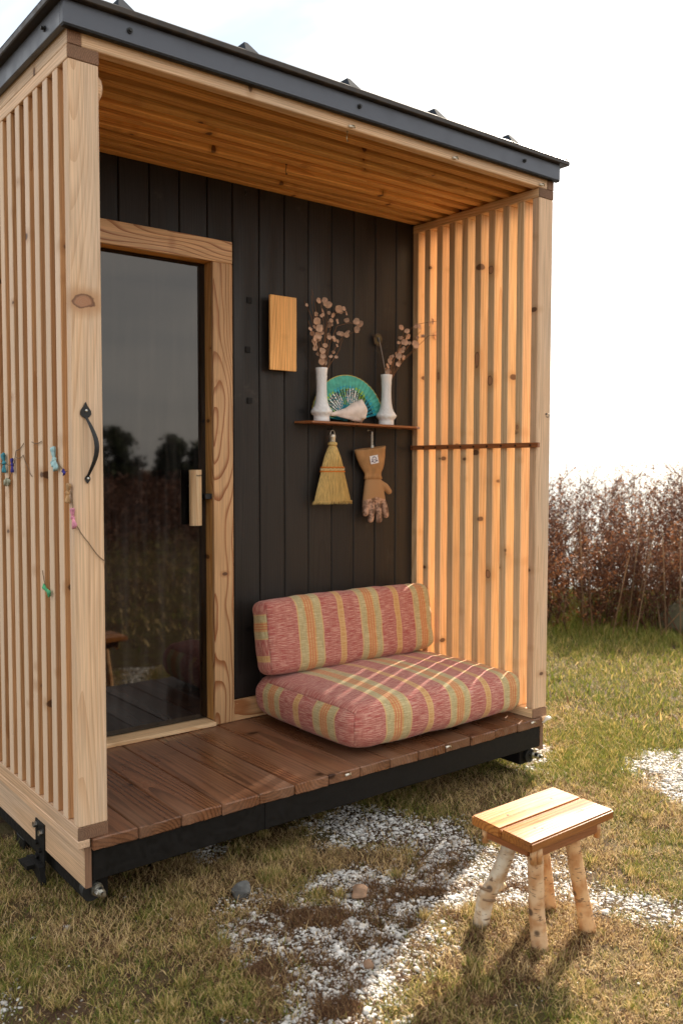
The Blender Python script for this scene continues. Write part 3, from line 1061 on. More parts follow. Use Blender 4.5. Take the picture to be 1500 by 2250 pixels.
def px2(px, py, ox, oy, sx=385.0, sz=503.0):
    return (px - ox) / sx, (oy - py) / sz


# left bunch, offsets worked out from the mouth of the vase
L0 = (711, 812)
lv = []
for (px, py, s) in [(701, 664, 1.05), (720, 659, 1.0), (724, 670, 1.1), (729, 683, 1.15), (711, 672, .7), (741, 679, .7), (749, 677, .7), (757, 679, .75), (762, 684, .7), (717, 683, .7),
                    (729, 694, .9), (748, 703, .8), (760, 700, .9), (772, 703, 1.05), (790, 704, 1.15), (727, 713, 1.1), (776, 720, .95), (785, 719, 1.0), (765, 725, .8),
                    (755, 735, .9), (747, 733, .8), (737, 733, .8), (686, 715, 1.15), (692, 728, 1.2), (696, 743, 1.2), (703, 747, .9), (681, 741, .8), (684, 752, .9), (690, 760, .9),
                    (697, 768, .95), (703, 776, .9), (706, 787, .9), (702, 800, 1.0), (711, 792, .8), (714, 800, .8), (675, 732, .7), (725, 745, .7), (738, 760, .55), (733, 775, .55), (744, 748, .6), (730, 787, .6), (708, 764, .8), (693, 755, .7)]:
    dx, dz = px2(px, py, *L0)
    lv.append((dx, dz, random.uniform(-0.035, 0.03) - 0.02 * (s > 1), s))
for _ in range(26):
    t = random.random()
    px, py = 711 + max(-1.3, min(1.3, random.gauss(0, 1))) * (8 + 20 * t), 800 - 125 * t
    dx, dz = px2(px, py, *L0)
    lv.append((dx, dz, random.uniform(-0.035, 0.03), random.choice((0.4, 0.6, 0.75))))
stems = []
for pts in [[(711, 830), (706, 780), (698, 735), (690, 690), (687, 655)], [(711, 830), (710, 770), (706, 720), (696, 665)], [(711, 830), (716, 760), (722, 700), (722, 660)],
            [(712, 830), (722, 770), (742, 715), (772, 703), (790, 705)], [(713, 830), (728, 780), (752, 738), (785, 720)], [(710, 830), (700, 790), (684, 750), (670, 715)],
            [(711, 830), (712, 770), (717, 715), (711, 690)], [(712, 830), (716, 770), (730, 690), (760, 682)], [(711, 830), (705, 770), (690, 700), (678, 667)], [(713, 830), (724, 800), (740, 770), (745, 745)],
            [(711, 830), (709, 760), (701, 700), (692, 640)]]:
    dyv = random.uniform(-0.035, 0.03)
    stems.append([(*px2(px, py, *L0), dyv * i / (len(pts) - 1)) for i, (px, py) in enumerate(pts)])
bunch('dried_branches', 'spray of dried round brown leaves in the vase beside the wooden plate', (1.424, 0.716, ztl), stems, lv)
R0 = (858, 826)
lv = []
for (px, py, s) in [(887, 711, .85), (886, 722, .9), (909, 712, 1.05), (906, 730, .9), (891, 737, .7), (886, 747, 1.15), (904, 752, 1.25), (927, 702, .85), (934, 699, .7), (942, 692, .7), (952, 693, 1.0), (960, 694, .75), (918, 706, .8),
                    (949, 730, .95), (870, 782, .95), (866, 793, 1.0), (855, 806, .9), (860, 818, 1.05), (876, 775, .7), (896, 745, .6), (918, 733, .5), (925, 730, .5), (880, 770, .5)]:
    dx, dz = px2(px, py, *R0)
    lv.append((dx, dz, random.uniform(-0.05, 0.02) - max(0, dx - 0.09) * 0.55, s))
for _ in range(20):
    t = random.random()
    px, py = 862 + 45 * t + random.gauss(0, 1) * (5 + 8 * t), 815 - 95 * t
    dx, dz = px2(px, py, *R0)
    lv.append((dx, dz, random.uniform(-0.05, 0.02) - max(0, dx - 0.09) * 0.55, random.choice((0.4, 0.6, 0.8))))
stems = []
for pts in [[(858, 845), (868, 790), (885, 740), (905, 705), (935, 697), (958, 694)], [(858, 845), (875, 795), (900, 750), (915, 720)], [(858, 845), (882, 795), (905, 765), (928, 730), (948, 730)],
            [(858, 845), (862, 800), (880, 760), (886, 712)], [(859, 845), (890, 790), (908, 765), (905, 735)]]:
    q = [px2(px, py, *R0) for px, py in pts]
    stems.append([(dx, dz, -max(0, dx - 0.09) * 0.55 - 0.01 * i) for i, (dx, dz) in enumerate(q)])
bunch('dried_branches', 'smaller spray of dried round leaves leaning over the orange slats', (1.806, 0.716, ztr), stems, lv)

# peacock feather
fe = empty('peacock_feather', (1.80, 0.74, ztr))
tag(fe, 'dark peacock feather standing behind the smaller dried spray', 'feather')
shaft = [(1.802, 0.725, ztr - 0.03), (1.797, 0.738, ztr + 0.05), (1.786, 0.745, ztr + 0.12), (1.772, 0.748, ztr + 0.175), (1.74, 0.748, ztr + 0.215), (1.66, 0.745, ztr + 0.245)]
MB().tube(shaft[:4], [0.0022, 0.0018, 0.0015, 0.001], 6).build('shaft', plain('quill', (0.42, 0.36, 0.32), 0.5), fe, smooth=True)
mb = MB()
for k in range(60):
    t = random.random()
    i = min(2, int(t * 3))
    f_ = t * 3 - i
    p = [shaft[i][q] * (1 - f_) + shaft[i + 1][q] * f_ for q in range(3)]
    if t < 0.2:
        continue
    s = random.choice((-1, 1))
    ln = random.uniform(0.025, 0.055)
    mb.tube([p, (p[0] + s * ln * 0.6, p[1] + 0.004, p[2] + ln * 0.5), (p[0] + s * ln, p[1] + 0.006, p[2] + ln * 0.55)], [0.0007, 0.0006, 0.0003], 3)
mb.build('barbs', plain('feather_barb', (0.045, 0.028, 0.015), 0.7), fe)
for nm, r, colr, yo in (('eye_outer', 0.026, (0.06, 0.035, 0.015), 0.0), ('eye_ring', 0.018, (0.10, 0.07, 0.02), -0.0012), ('eye_spot', 0.010, (0.012, 0.03, 0.035), -0.0024)):
    mb = MB()
    mb.prism([(1.772 + r * math.cos(t), ztr + 0.165 + r * 1.15 * math.sin(t)) for t in np.linspace(0, 2 * PI, 20, endpoint=False)], 'Y', 0.7515 + yo, 0.7525 + yo)
    mb.build(nm, plain('feather_' + nm, colr, 0.5), fe)

# folding fan
FC = (1.597, 1.287)
fan = empty('folding_fan', (FC[0], 0.745, shelf_z(FC[0]) + 0.01))
tag(fan, 'open teal folding fan painted with white blossoms, behind the shell', 'fan')


def fan_mat(name, base, painted):
    mt, nt, bs = new_mat(name)
    bs.inputs['Roughness'].default_value = 0.4
    g = N(nt, 'NewGeometry')
    sb = N(nt, 'VectorMath', operation='SUBTRACT')
    sb.inputs[1].default_value = (FC[0], 0, FC[1])
    nt.links.new(g.outputs['Position'], sb.inputs[0])
    sp = N(nt, 'SeparateXYZ')
    nt.links.new(sb.outputs[0], sp.inputs[0])
    nzf = N(nt, 'TexNoise', Scale=70.0, Detail=2)
    nt.links.new(sb.outputs[0], nzf.inputs['Vector'])
    c = mixc(nt, maprange(nt, nzf.outputs['Fac'], 0.35, 0.65), base, [min(1, b * 1.5) for b in base])
    if painted:
        for (x, z, r, colr, thr) in ((-0.105, 0.095, 0.050, (0.30, 0.55, 0.03), 0.44), (0.055, 0.115, 0.050, (0.30, 0.55, 0.03), 0.44), (-0.015, 0.115, 0.045, (0.30, 0.55, 0.03), 0.5), (-0.10, 0.05, 0.04, (0.30, 0.55, 0.03), 0.46),
                                     (-0.075, 0.085, 0.044, (0.85, 0.85, 0.85), 0.47), (0.02, 0.115, 0.042, (0.85, 0.85, 0.85), 0.46), (0.075, 0.09, 0.018, (0.85, 0.85, 0.85), 0.46)):
            d2 = N(nt, 'VectorMath', operation='DISTANCE')
            fl = N(nt, 'CombineXYZ')
            nt.links.new(sp.outputs['X'], fl.inputs[0])
            nt.links.new(sp.outputs['Z'], fl.inputs[2])
            nt.links.new(fl.outputs[0], d2.inputs[0])
            d2.inputs[1].default_value = (x, 0, z)
            inn = maprange(nt, d2.outputs['Value'], r * 0.8, r, 1, 0)
            nz2 = N(nt, 'TexNoise', Scale=150.0 + 9 * x, Detail=1)
            nt.links.new(fl.outputs[0], nz2.inputs['Vector'])
            f = math_(nt, 'MULTIPLY', inn, math_(nt, 'GREATER_THAN', nz2.outputs['Fac'], thr))
            c = mixc(nt, f, c, colr)
    nt.links.new(c, bs.inputs['Base Color'])
    return mt


fan_rib = fan_mat('fan_rib_paint', (0.008, 0.28, 0.38), True)
fan_dark = plain('fan_cutout', (0.008, 0.02, 0.035), 0.6)
fan_cloth = plain('fan_cloth', (0.10, 0.44, 0.36), 0.7, 0, 0.2, 0.18, 40)
fan_gold = plain('fan_trim', (0.50, 0.40, 0.10), 0.5)
NR = 25
TH0, TH1 = math.radians(14), math.radians(172)
zoff = 0.746


def fan_pt(r, th, dy=0.0):
    # the fan leans back a little on the wall
    return (FC[0] + r * math.cos(th), zoff + 0.012 * (r / 0.213) * math.sin(th) + dy, FC[1] + r * math.sin(th))


for k in range(NR):
    th = TH0 + (TH1 - TH0) * k / (NR - 1)
    hw = (TH1 - TH0) / (NR - 1) * 0.28
    mb = MB()
    fr_ = [fan_pt(0.012, th - hw), fan_pt(0.012, th + hw), fan_pt(0.165, th + hw), fan_pt(0.165, th - hw)]
    bk_ = [(x, y + 0.0012, z) for x, y, z in fr_]
    mb.add(fr_ + bk_, [(0, 1, 2, 3), (7, 6, 5, 4), (0, 4, 5, 1), (1, 5, 6, 2), (2, 6, 7, 3), (3, 7, 4, 0)])
    rb = mb.build('rib', fan_rib, fan)
    cut = MB()
    for r_ in (0.118, 0.126, 0.134, 0.142):
        c0 = [fan_pt(r_, th - hw * .55, -0.0006), fan_pt(r_, th + hw * .55, -0.0006), fan_pt(r_ + 0.005, th + hw * .5, -0.0006), fan_pt(r_ + 0.005, th - hw * .5, -0.0006)]
        cut.add(c0 + [(x, y + 0.0004, z) for x, y, z in c0], [(0, 1, 2, 3), (7, 6, 5, 4), (0, 4, 5, 1), (1, 5, 6, 2), (2, 6, 7, 3), (3, 7, 4, 0)])
    if k % 2 == 0 or k < 9:
        cut.build('cut_holes', fan_dark, rb)
mb = MB()
vs, fs = [], []
nn = NR * 2
for k in range(nn + 1):
    th = TH0 - 0.03 + (TH1 - TH0 + 0.06) * k / nn
    dy = 0.0022 + (0.0035 if k % 2 else 0)
    vs += [fan_pt(0.150, th, dy), fan_pt(0.211, th, dy)]
for k in range(nn):
    fs.append((2 * k, 2 * k + 2, 2 * k + 3, 2 * k + 1))
mb.add(vs, fs)
mb.build('pleated_leaf', fan_cloth, fan)
MB().tube([fan_pt(0.2125, TH0 - 0.03 + (TH1 - TH0 + 0.06) * k / nn, 0.003 + (0.003 if k % 2 else 0)) for k in range(nn + 1)], 0.0022, 5).build('gold_edge', fan_gold, fan)
MB().tube([fan_pt(0.0, 0, -0.004), fan_pt(0.0, 0, 0.005)], 0.006, 10).build('pivot', M['darkiron'], fan)

# conch shell
SC0 = Vector((1.442, 0.690, shelf_z(1.44) + 0.020))
SC1 = Vector((1.655, 0.690, shelf_z(1.65) + 0.050))
ax_ = (SC1 - SC0)
ln = ax_.length
ax_.normalize()
s_side = Vector((0, 1, 0))
s_up = s_side.cross(ax_) * -1
rings = []
nr = 34
for i in range(nr):
    t = i / (nr - 1)
    if t < 0.42:
        r = 0.0075 + 0.012 * (t / 0.42) ** 1.3
    elif t < 0.82:
        u = (t - 0.42) / 0.40
        r = 0.0195 + 0.0255 * math.sin(u * PI / 2) ** 1.2
    else:
        u = (t - 0.82) / 0.18
        step = 0.006 * math.sin(u * 3 * 2 * PI)
        r = 0.045 * max(0.0, 1 - u) ** 0.9 + 0.003 + max(0, step)
    cen = SC0 + ax_ * (ln * t)
    ring = []
    for k in range(36):
        th = 2 * PI * k / 36
        rr = r
        rr *= 1 + 0.10 * max(0, math.cos(th - 0.6 - 2.5 * t)) * (1 if t > 0.3 else 0.3)
        if 0.72 < t < 0.86:
            rr += 0.0110 * max(0, math.sin(th * 7)) ** 2 * math.sin((t - 0.72) / 0.14 * PI)
        if 0.15 < t < 0.85:                   # lip of the opening
            rr += 0.012 * math.exp(-((th - 4.4) / 0.35) ** 2) * math.sin((t - 0.15) / 0.7 * PI)
        rr += 0.0006 * math.sin(40 * t + th)
        ring.append(cen + s_side * (rr * math.cos(th)) * 0.72 + s_up * (rr * math.sin(th)))
    rings.append(ring)
zmin = min(p.z - (shelf_z(p.x) + 0.009) for r in rings for p in r)
rings = [[p - Vector((0, 0, zmin - 0.0008)) for p in r] for r in rings]
mb = MB().loft(rings)
o = mb.build('conch_shell', M['shell'], None, None, True)
tag(o, 'pinkish white knobbed sea shell lying in front of the teal fan', 'shell')

# ================================================================== WALL THINGS
wp = empty('wall_plate', (1.216, 0.735, 1.492))
tag(wp, 'blank upright rectangular wooden plate standing off the black wall', 'wood plate')
box('plate', (1.148, 0.724, 1.492), (1.284, 0.736, 1.808), wood('ceil', 'Z'), wp, 0.0015)
box('spacer', (1.185, 0.7365, 1.55), (1.25, D - 0.0005, 1.75), M['dark'], wp, 0.001)
for i, (x, z, lab) in enumerate(((1.071, 1.78, 'small black square pad on the black wall, uppermost of three'), (1.063, 1.573, 'small black square pad on the black wall, middle of three'),
                                 (1.071, 1.359, 'small black square pad on the black wall, lowest of three'))):
    mb = MB().prism([(x - 0.011, z - 0.012), (x + 0.011, z - 0.013), (x + 0.011, z + 0.012), (x - 0.011, z + 0.012)], 'Y', D - 0.005, D - 0.0005)
    o = mb.build('felt_pad', M['felt'])
    tag(o, lab, 'pad', 'black pads on the wall')


def hook(loc, direction, size, label, matk='darkiron'):
    """cup hook: straight screw then a curl. direction: unit vector away from the surface"""
    d = Vector(direction)
    o = Vector(loc)
    dn = Vector((0, 0, -1)) if abs(d.z) < 0.5 else Vector((-0.8, -0.6, 0))
    pts = [o, o + d * size * 0.6]
    for t in np.linspace(-PI / 2, PI * 0.95, 9):
        c_ = o + d * size * 0.6 + dn * size * 0.45 if abs(d.z) < 0.5 else o + d * size * 1.05
        if abs(d.z) < 0.5:
            pts.append(c_ + d * (math.cos(t) * size * 0.45) + dn * (math.sin(t) * size * 0.45))
        else:
            pts.append(c_ + d * (math.sin(t) * size * 0.45) + dn * (math.cos(t) * size * 0.35))
    mb = MB().tube(pts, 0.0014, 6)
    mb.tube([o - d * 0.0, o + d * 0.002], 0.004, 8)
    h = mb.build('cup_hook', M[matk], None, None, True)
    tag(h, label, 'hook', 'small wire hooks on the cabin')
    return h


hook((1.0, 0.02, H + 0.0), (0, 0, -1), 0.024, 'small wire hook under the front beam, beside a pale clip', 'brass')
hook((1.025, PITCH * 5 + 0.02, H), (0, 0, -1), 0.026, 'small wire hook hanging from the middle of the slatted ceiling')
hook((1.045, PITCH * 9 + 0.02, H), (0, 0, -1), 0.024, 'small dark hook at the ceiling edge against the black wall')
hook((2.068, -0.0005, 1.305), (0, -1, 0), 0.016, 'small wire hook on the outer post of the orange slatted wall')
hook((1.492, D - 0.0005, 1.2495), (0, -1, 0), 0.028, 'dark hook that carries the whisk broom')
hook((1.727, D - 0.0005, 1.2505), (0, -1, 0), 0.028, 'dark hook that carries the glove', 'zinc')


def clip(loc, label, flip=1):
    root = empty('light_clip', loc)
    tag(root, label, 'clip', 'pale clips along the porch edge')
    x, y, z = loc
    MB().tube([(x - 0.011, y - 0.004, z), (x + 0.011, y - 0.005, z + 0.002)], [0.0045, 0.0035], 8).build('clip_body', M['clip'], root, smooth=True)
    MB().tube([(x + 0.004, y - 0.001, z + 0.006 * flip), (x + 0.006, y - 0.012, z + 0.004 * flip), (x + 0.008, y - 0.014, z - 0.006 * flip)], 0.0022, 6).build('clip_hook', M['brass'], root, smooth=True)


clip((0.998, -0.001, 2.250), 'pale clip at the middle of the front roof beam')
clip((1.503, -0.001, 2.252), 'pale clip on the roof beam between the middle and the orange wall')
clip((2.012, -0.0015, 2.252), 'pale clip on the roof beam at the orange wall corner')
clip((0.976, -0.0165, -0.012), 'pale clip on the deck edge in front of the bare planks')
clip((1.476, -0.0165, -0.011), 'pale clip on the deck edge in front of the seat cushion')
clip((1.985, -0.0165, -0.008), 'pale clip on the deck edge at the orange wall corner')
# loose peg at the deck corner
mb = MB().lathe([(0.004, 0), (0.006, 0.02), (0.011, 0.026), (0.0125, 0.034), (0.009, 0.042), (0.003, 0.045)], 12)
me = pymesh('peg', [(x + z * 0.8, y - z * 0.2, x * 0 + y * 0 + z * 0.55 + x * -0.5) for x, y, z in mb.v], mb.f, True)
o = link('light_bulb', me, None, (2.052, -0.018, -0.022), None, M['clip'])
tag(o, 'small pale frosted bulb at the deck corner beside the end clip', 'bulb')

# whisk broom
BX, BY = 1.487, 0.732
bro = empty('whisk_broom', (BX, BY, 0.915))
tag(bro, 'straw whisk broom with orange stitching hanging below the shelf', 'broom')


def ell(cx, cy, z, a_, b_, n=40, ridge=0.0, seed=0):
    r_ = random.Random(seed)
    ph_ = [r_.uniform(0, 6) for _ in range(3)]
    out_ = []
    for k in range(n):
        t = 2 * PI * k / n
        f = 1 + ridge * math.sin(t * 23 + ph_[0]) + ridge * 0.7 * math.sin(t * 37 + ph_[1])
        out_.append((cx + a_ * f * math.cos(t), cy + b_ * f * math.sin(t), z))
    return out_


prof = [(1.176, 0.014, 0.014), (1.168, 0.021, 0.018), (1.150, 0.030, 0.022), (1.12, 0.044, 0.024), (1.09, 0.054, 0.024), (1.068, 0.060, 0.024), (1.04, 0.066, 0.026), (1.0, 0.078, 0.028), (0.96, 0.089, 0.030), (0.925, 0.098, 0.031)]
mb = MB().loft([ell(BX, BY, z, a_, b_, 72, 0.018, 5) for z, a_, b_ in prof])
for k in range(520):
    t = random.uniform(PI * 0.98, 2 * PI * 1.01)
    u0 = random.uniform(0.05, 0.7)
    pts = []
    for u in np.linspace(u0, 1.0, 4):
        z = 1.17 - u * 0.245
        a_ = np.interp(z, [p[0] for p in prof[::-1]], [p[1] for p in prof[::-1]])
        b_ = np.interp(z, [p[0] for p in prof[::-1]], [p[2] for p in prof[::-1]])
        rr = 1.01 + random.uniform(-0.02, 0.03) * u
        pts.append((BX + a_ * rr * math.cos(t), BY + b_ * rr * math.sin(t), z))
    e = pts[-1]
    pts.append((e[0] + (e[0] - BX) * random.uniform(0.03, 0.16), min(D - 0.002, e[1]), e[2] - random.uniform(0.0, 0.016)))
    mb.tube(pts, [0.0009, 0.0009, 0.0009, 0.0009, 0.0005], 3)
bb = mb.build('bristles', M['straw'], bro)
bb['kind'] = 'stuff'
for zz in (1.077, 1.058):
    r = ell(BX, BY, zz, 0.0625 + (1.077 - zz) * 0.25, 0.0265, 48)
    MB().tube([(x, y, z + 0.0012 * math.sin(k * 2.4)) for k, (x, y, z) in enumerate(r + r[:1])], 0.0024, 5).build('stitching', M['orange'], bro)
r = ell(BX, BY, 1.0675, 0.064, 0.0268, 60)
MB().tube([(x, y, z + 0.0042 * math.sin(k * 1.9)) for k, (x, y, z) in enumerate(r + r[:1])], 0.0019, 5).build('braid', plain('pale_twine', (0.72, 0.55, 0.30), 0.8), bro)
MB().lathe([(0.016, 0), (0.0215, 0.004), (0.022, 0.010), (0.019, 0.015), (0.012, 0.018)], 18, (BX, BY, 1.174)).build('straw_knot', M['straw'], bro, None, True)
MB().lathe([(0.0125, 0), (0.013, 0.004), (0.0125, 0.016), (0.0145, 0.018), (0.0145, 0.032), (0.012, 0.035)], 18, (BX, BY, 1.191)).build('ferrule', M['whitemetal'], bro, None, True)
MB().tube([(BX + 0.012 * math.cos(t), BY, 1.225 + 0.019 * math.sin(t)) for t in np.linspace(-0.2, PI + 0.2, 14)], 0.0016, 6).build('wire_loop', M['whitemetal'], bro, None, True)

# leather gauntlet glove
gl_ = empty('work_glove', (1.735, 0.735, 0.812))
tag(gl_, 'tan suede gauntlet glove with dirty fingers hanging below the shelf', 'glove')


def cuff_ring(z, x0, x1, th, ruff=0.0, n=44, dz=0.0, cy=0.737, infl=0.0):
    cx, a_ = (x0 + x1) / 2, (x1 - x0) / 2 - infl
    out_ = []
    for k in range(n):
        t = 2 * PI * k / n
        f = 1 + ruff * math.sin(t * 11 + 0.7)
        yy = cy + (th - infl) * f * math.sin(t) * (1 if math.sin(t) < 0 else 0.95)
        out_.append((cx + a_ * (math.copysign(abs(math.cos(t)) ** 0.85, math.cos(t))), min(yy, D - 0.0012), z + dz * math.cos(t) - 0.010 * (math.sin(t) < 0) * abs(math.sin(t)) * (1 if ruff == 0 and infl == 0 and z > 1.16 else 0)))
    return out_


cs = [(1.022, 1.678, 1.786, 0.020, 0.06), (1.040, 1.682, 1.778, 0.017, 0.11), (1.052, 1.680, 1.780, 0.019, 0.10), (1.070, 1.667, 1.790, 0.024, 0.05), (1.095, 1.650, 1.797, 0.028, 0.02),
      (1.125, 1.636, 1.801, 0.030, 0.0), (1.150, 1.626, 1.802, 0.030, 0.0), (1.156, 1.6235, 1.8035, 0.0315, 0.0), (1.168, 1.621, 1.804, 0.0315, 0.0)]
rings = [cuff_ring(z, x0, x1, th, rf_, dz=0.012 * (z - 1.02) / 0.15) for z, x0, x1, th, rf_ in cs]
inner = [cuff_ring(z, x0, x1, th, rf_, dz=0.012 * (z - 1.02) / 0.15, infl=0.004) for z, x0, x1, th, rf_ in cs[::-1]]
MB().loft(rings + inner).build('cuff', M['suede'], gl_, None, True)
mt, nt, bs = new_mat('worn_glove')
bs.inputs['Roughness'].default_value = 0.85
tc = N(nt, 'TexCoord')
nz = N(nt, 'TexNoise', Scale=38.0, Detail=6, Roughness=0.65)
nt.links.new(tc.outputs['Object'], nz.inputs['Vector'])
gm = N(nt, 'NewGeometry')
sp = N(nt, 'SeparateXYZ')
nt.links.new(gm.outputs['Position'], sp.inputs[0])
low = maprange(nt, math_(nt, 'ADD', sp.outputs['Z'], math_(nt, 'MULTIPLY', math_(nt, 'ABSOLUTE', math_(nt, 'SUBTRACT', sp.outputs['X'], 1.735)), 0.25)), 0.936, 0.942, 1, 0)
dirty = mixc(nt, maprange(nt, nz.outputs['Fac'], 0.40, 0.58), (0.14, 0.075, 0.045), (0.47, 0.29, 0.20))
thumb = maprange(nt, sp.outputs['X'], 1.806, 1.812, 1, 0)
c = mixc(nt, math_(nt, 'MULTIPLY', low, thumb), (0.36, 0.20, 0.088), dirty)
nt.links.new(c, bs.inputs['Base Color'])
bp = N(nt, 'Bump', Strength=0.4, Distance=0.003)
nt.links.new(nz.outputs['Fac'], bp.inputs['Height'])
nt.links.new(bp.outputs['Normal'], bs.inputs['Normal'])
mb = MB()
hs = [(1.03, 1.688, 1.774, 0.016), (1.01, 1.682, 1.783, 0.020), (0.985, 1.679, 1.790, 0.023), (0.96, 1.675, 1.797, 0.024), (0.935, 1.671, 1.803, 0.023), (0.915, 1.670, 1.806, 0.019), (0.905, 1.674, 1.802, 0.012)]
mb.loft([cuff_ring(z, x0, x1, th, 0.0, 28, infl=1e-6) for z, x0, x1, th in hs])


def finger(pts, rads):
    full, rr = [], []
    for i in range(len(pts) - 1):
        for t in (0, 0.34, 0.67):
            full.append([pts[i][k] * (1 - t) + pts[i + 1][k] * t for k in range(3)])
            rr.append(rads[i] * (1 - t) + rads[i + 1] * t)
    d = Vector(pts[-1]) - Vector(pts[-2])
    d.normalize()
    full.append(pts[-1])
    rr.append(rads[-1])
    for q, s in ((0.5, 0.87), (0.85, 0.5), (0.98, 0.2)):
        full.append(tuple(Vector(pts[-1]) + d * rads[-1] * q))
        rr.append(rads[-1] * s)
    mb.tube(full, rr, 12)


finger([(1.690, 0.738, 0.93), (1.682, 0.732, 0.89), (1.677, 0.727, 0.862)], [0.0165, 0.0165, 0.0145])
finger([(1.718, 0.738, 0.925), (1.712, 0.724, 0.87), (1.706, 0.724, 0.832)], [0.0165, 0.0165, 0.0145])
finger([(1.750, 0.738, 0.925), (1.754, 0.724, 0.87), (1.758, 0.725, 0.828)], [0.0165, 0.0165, 0.0145])
finger([(1.785, 0.738, 0.93), (1.795, 0.727, 0.885), (1.803, 0.727, 0.85)], [0.0165, 0.0165, 0.0145])
finger([(1.772, 0.738, 1.000), (1.803, 0.735, 0.985), (1.826, 0.732, 0.962)], [0.019, 0.0185, 0.0145])
hd = mb.build('hand', mt, gl_, None, True)
md = hd.modifiers.new('remesh', 'REMESH')
md.mode = 'VOXEL'
md.voxel_size = 0.0028
md.use_smooth_shade = True
md = hd.modifiers.new('smooth', 'SMOOTH')
md.factor = 0.5
md.iterations = 4
# sewn label with its round emblem and ribbon
mt, nt, bs = new_mat('glove_label')
bs.inputs['Roughness'].default_value = 0.7
tc = N(nt, 'TexCoord')
sp = N(nt, 'SeparateXYZ')
nt.links.new(tc.outputs['Object'], sp.inputs[0])
ln_ = N(nt, 'VectorMath', operation='LENGTH')
fl = N(nt, 'CombineXYZ')
nt.links.new(sp.outputs['X'], fl.inputs[0])
nt.links.new(sp.outputs['Z'], fl.inputs[2])
nt.links.new(fl.outputs[0], ln_.inputs[0])
rr_ = ln_.outputs['Value']
ringm = math_(nt, 'MULTIPLY', math_(nt, 'GREATER_THAN', rr_, 0.0105), math_(nt, 'LESS_THAN', rr_, 0.0145))
ax = math_(nt, 'ABSOLUTE', sp.outputs['X'])
nz = N(nt, 'TexNoise', Scale=520.0)
nt.links.new(tc.outputs['Object'], nz.inputs['Vector'])
bar = math_(nt, 'MULTIPLY', math_(nt, 'LESS_THAN', math_(nt, 'ABSOLUTE', math_(nt, 'ADD', sp.outputs['Z'], 0.001)), 0.0042), math_(nt, 'MULTIPLY', math_(nt, 'LESS_THAN', ax, 0.010), math_(nt, 'GREATER_THAN', nz.outputs['Fac'], 0.5)))
rib_ = math_(nt, 'MULTIPLY', math_(nt, 'LESS_THAN', math_(nt, 'ABSOLUTE', math_(nt, 'ADD', sp.outputs['Z'], math_(nt, 'ADD', 0.0045, math_(nt, 'MULTIPLY', ax, 0.2)))), 0.0028),
             math_(nt, 'MULTIPLY', math_(nt, 'GREATER_THAN', ax, 0.0095), math_(nt, 'LESS_THAN', ax, 0.0195)))
ink = math_(nt, 'MAXIMUM', ringm, math_(nt, 'MAXIMUM', bar, rib_))
nt.links.new(mixc(nt, ink, (0.66, 0.66, 0.70), (0.035, 0.03, 0.085)), bs.inputs['Base Color'])
mb = MB().prism([(-0.024, -0.019), (0.024, -0.019), (0.024, 0.019), (-0.024, 0.019)], 'Y', -0.0008, 0.0006)
lab = link('sewn_label', pymesh('label', mb.v, mb.f), gl_, (1.711, 0.7055, 1.113), (-0.03, -0.16, 0.0), mt)
MB().tube([(1.7265, 0.742, 1.243), (1.7255, 0.742, 1.178)], 0.0016, 5).tube([(1.7325, 0.742, 1.243), (1.7315, 0.742, 1.178)], 0.0016, 5).build('hanging_loop', M['clip'], gl_)
box('loop_clasp', (1.7225, 0.735, 1.160), (1.7345, 0.745, 1.180), M['clip'], gl_, 0.002)

# ================================================================== CUSHIONS
STR = [(0.0, 0), (0.150, 1), (0.280, 0), (0.364, 2), (0.396, 0), (0.487, 1), (0.606, 0), (0.693, 2), (0.725, 0), (0.810, 1), (0.935, 0)]


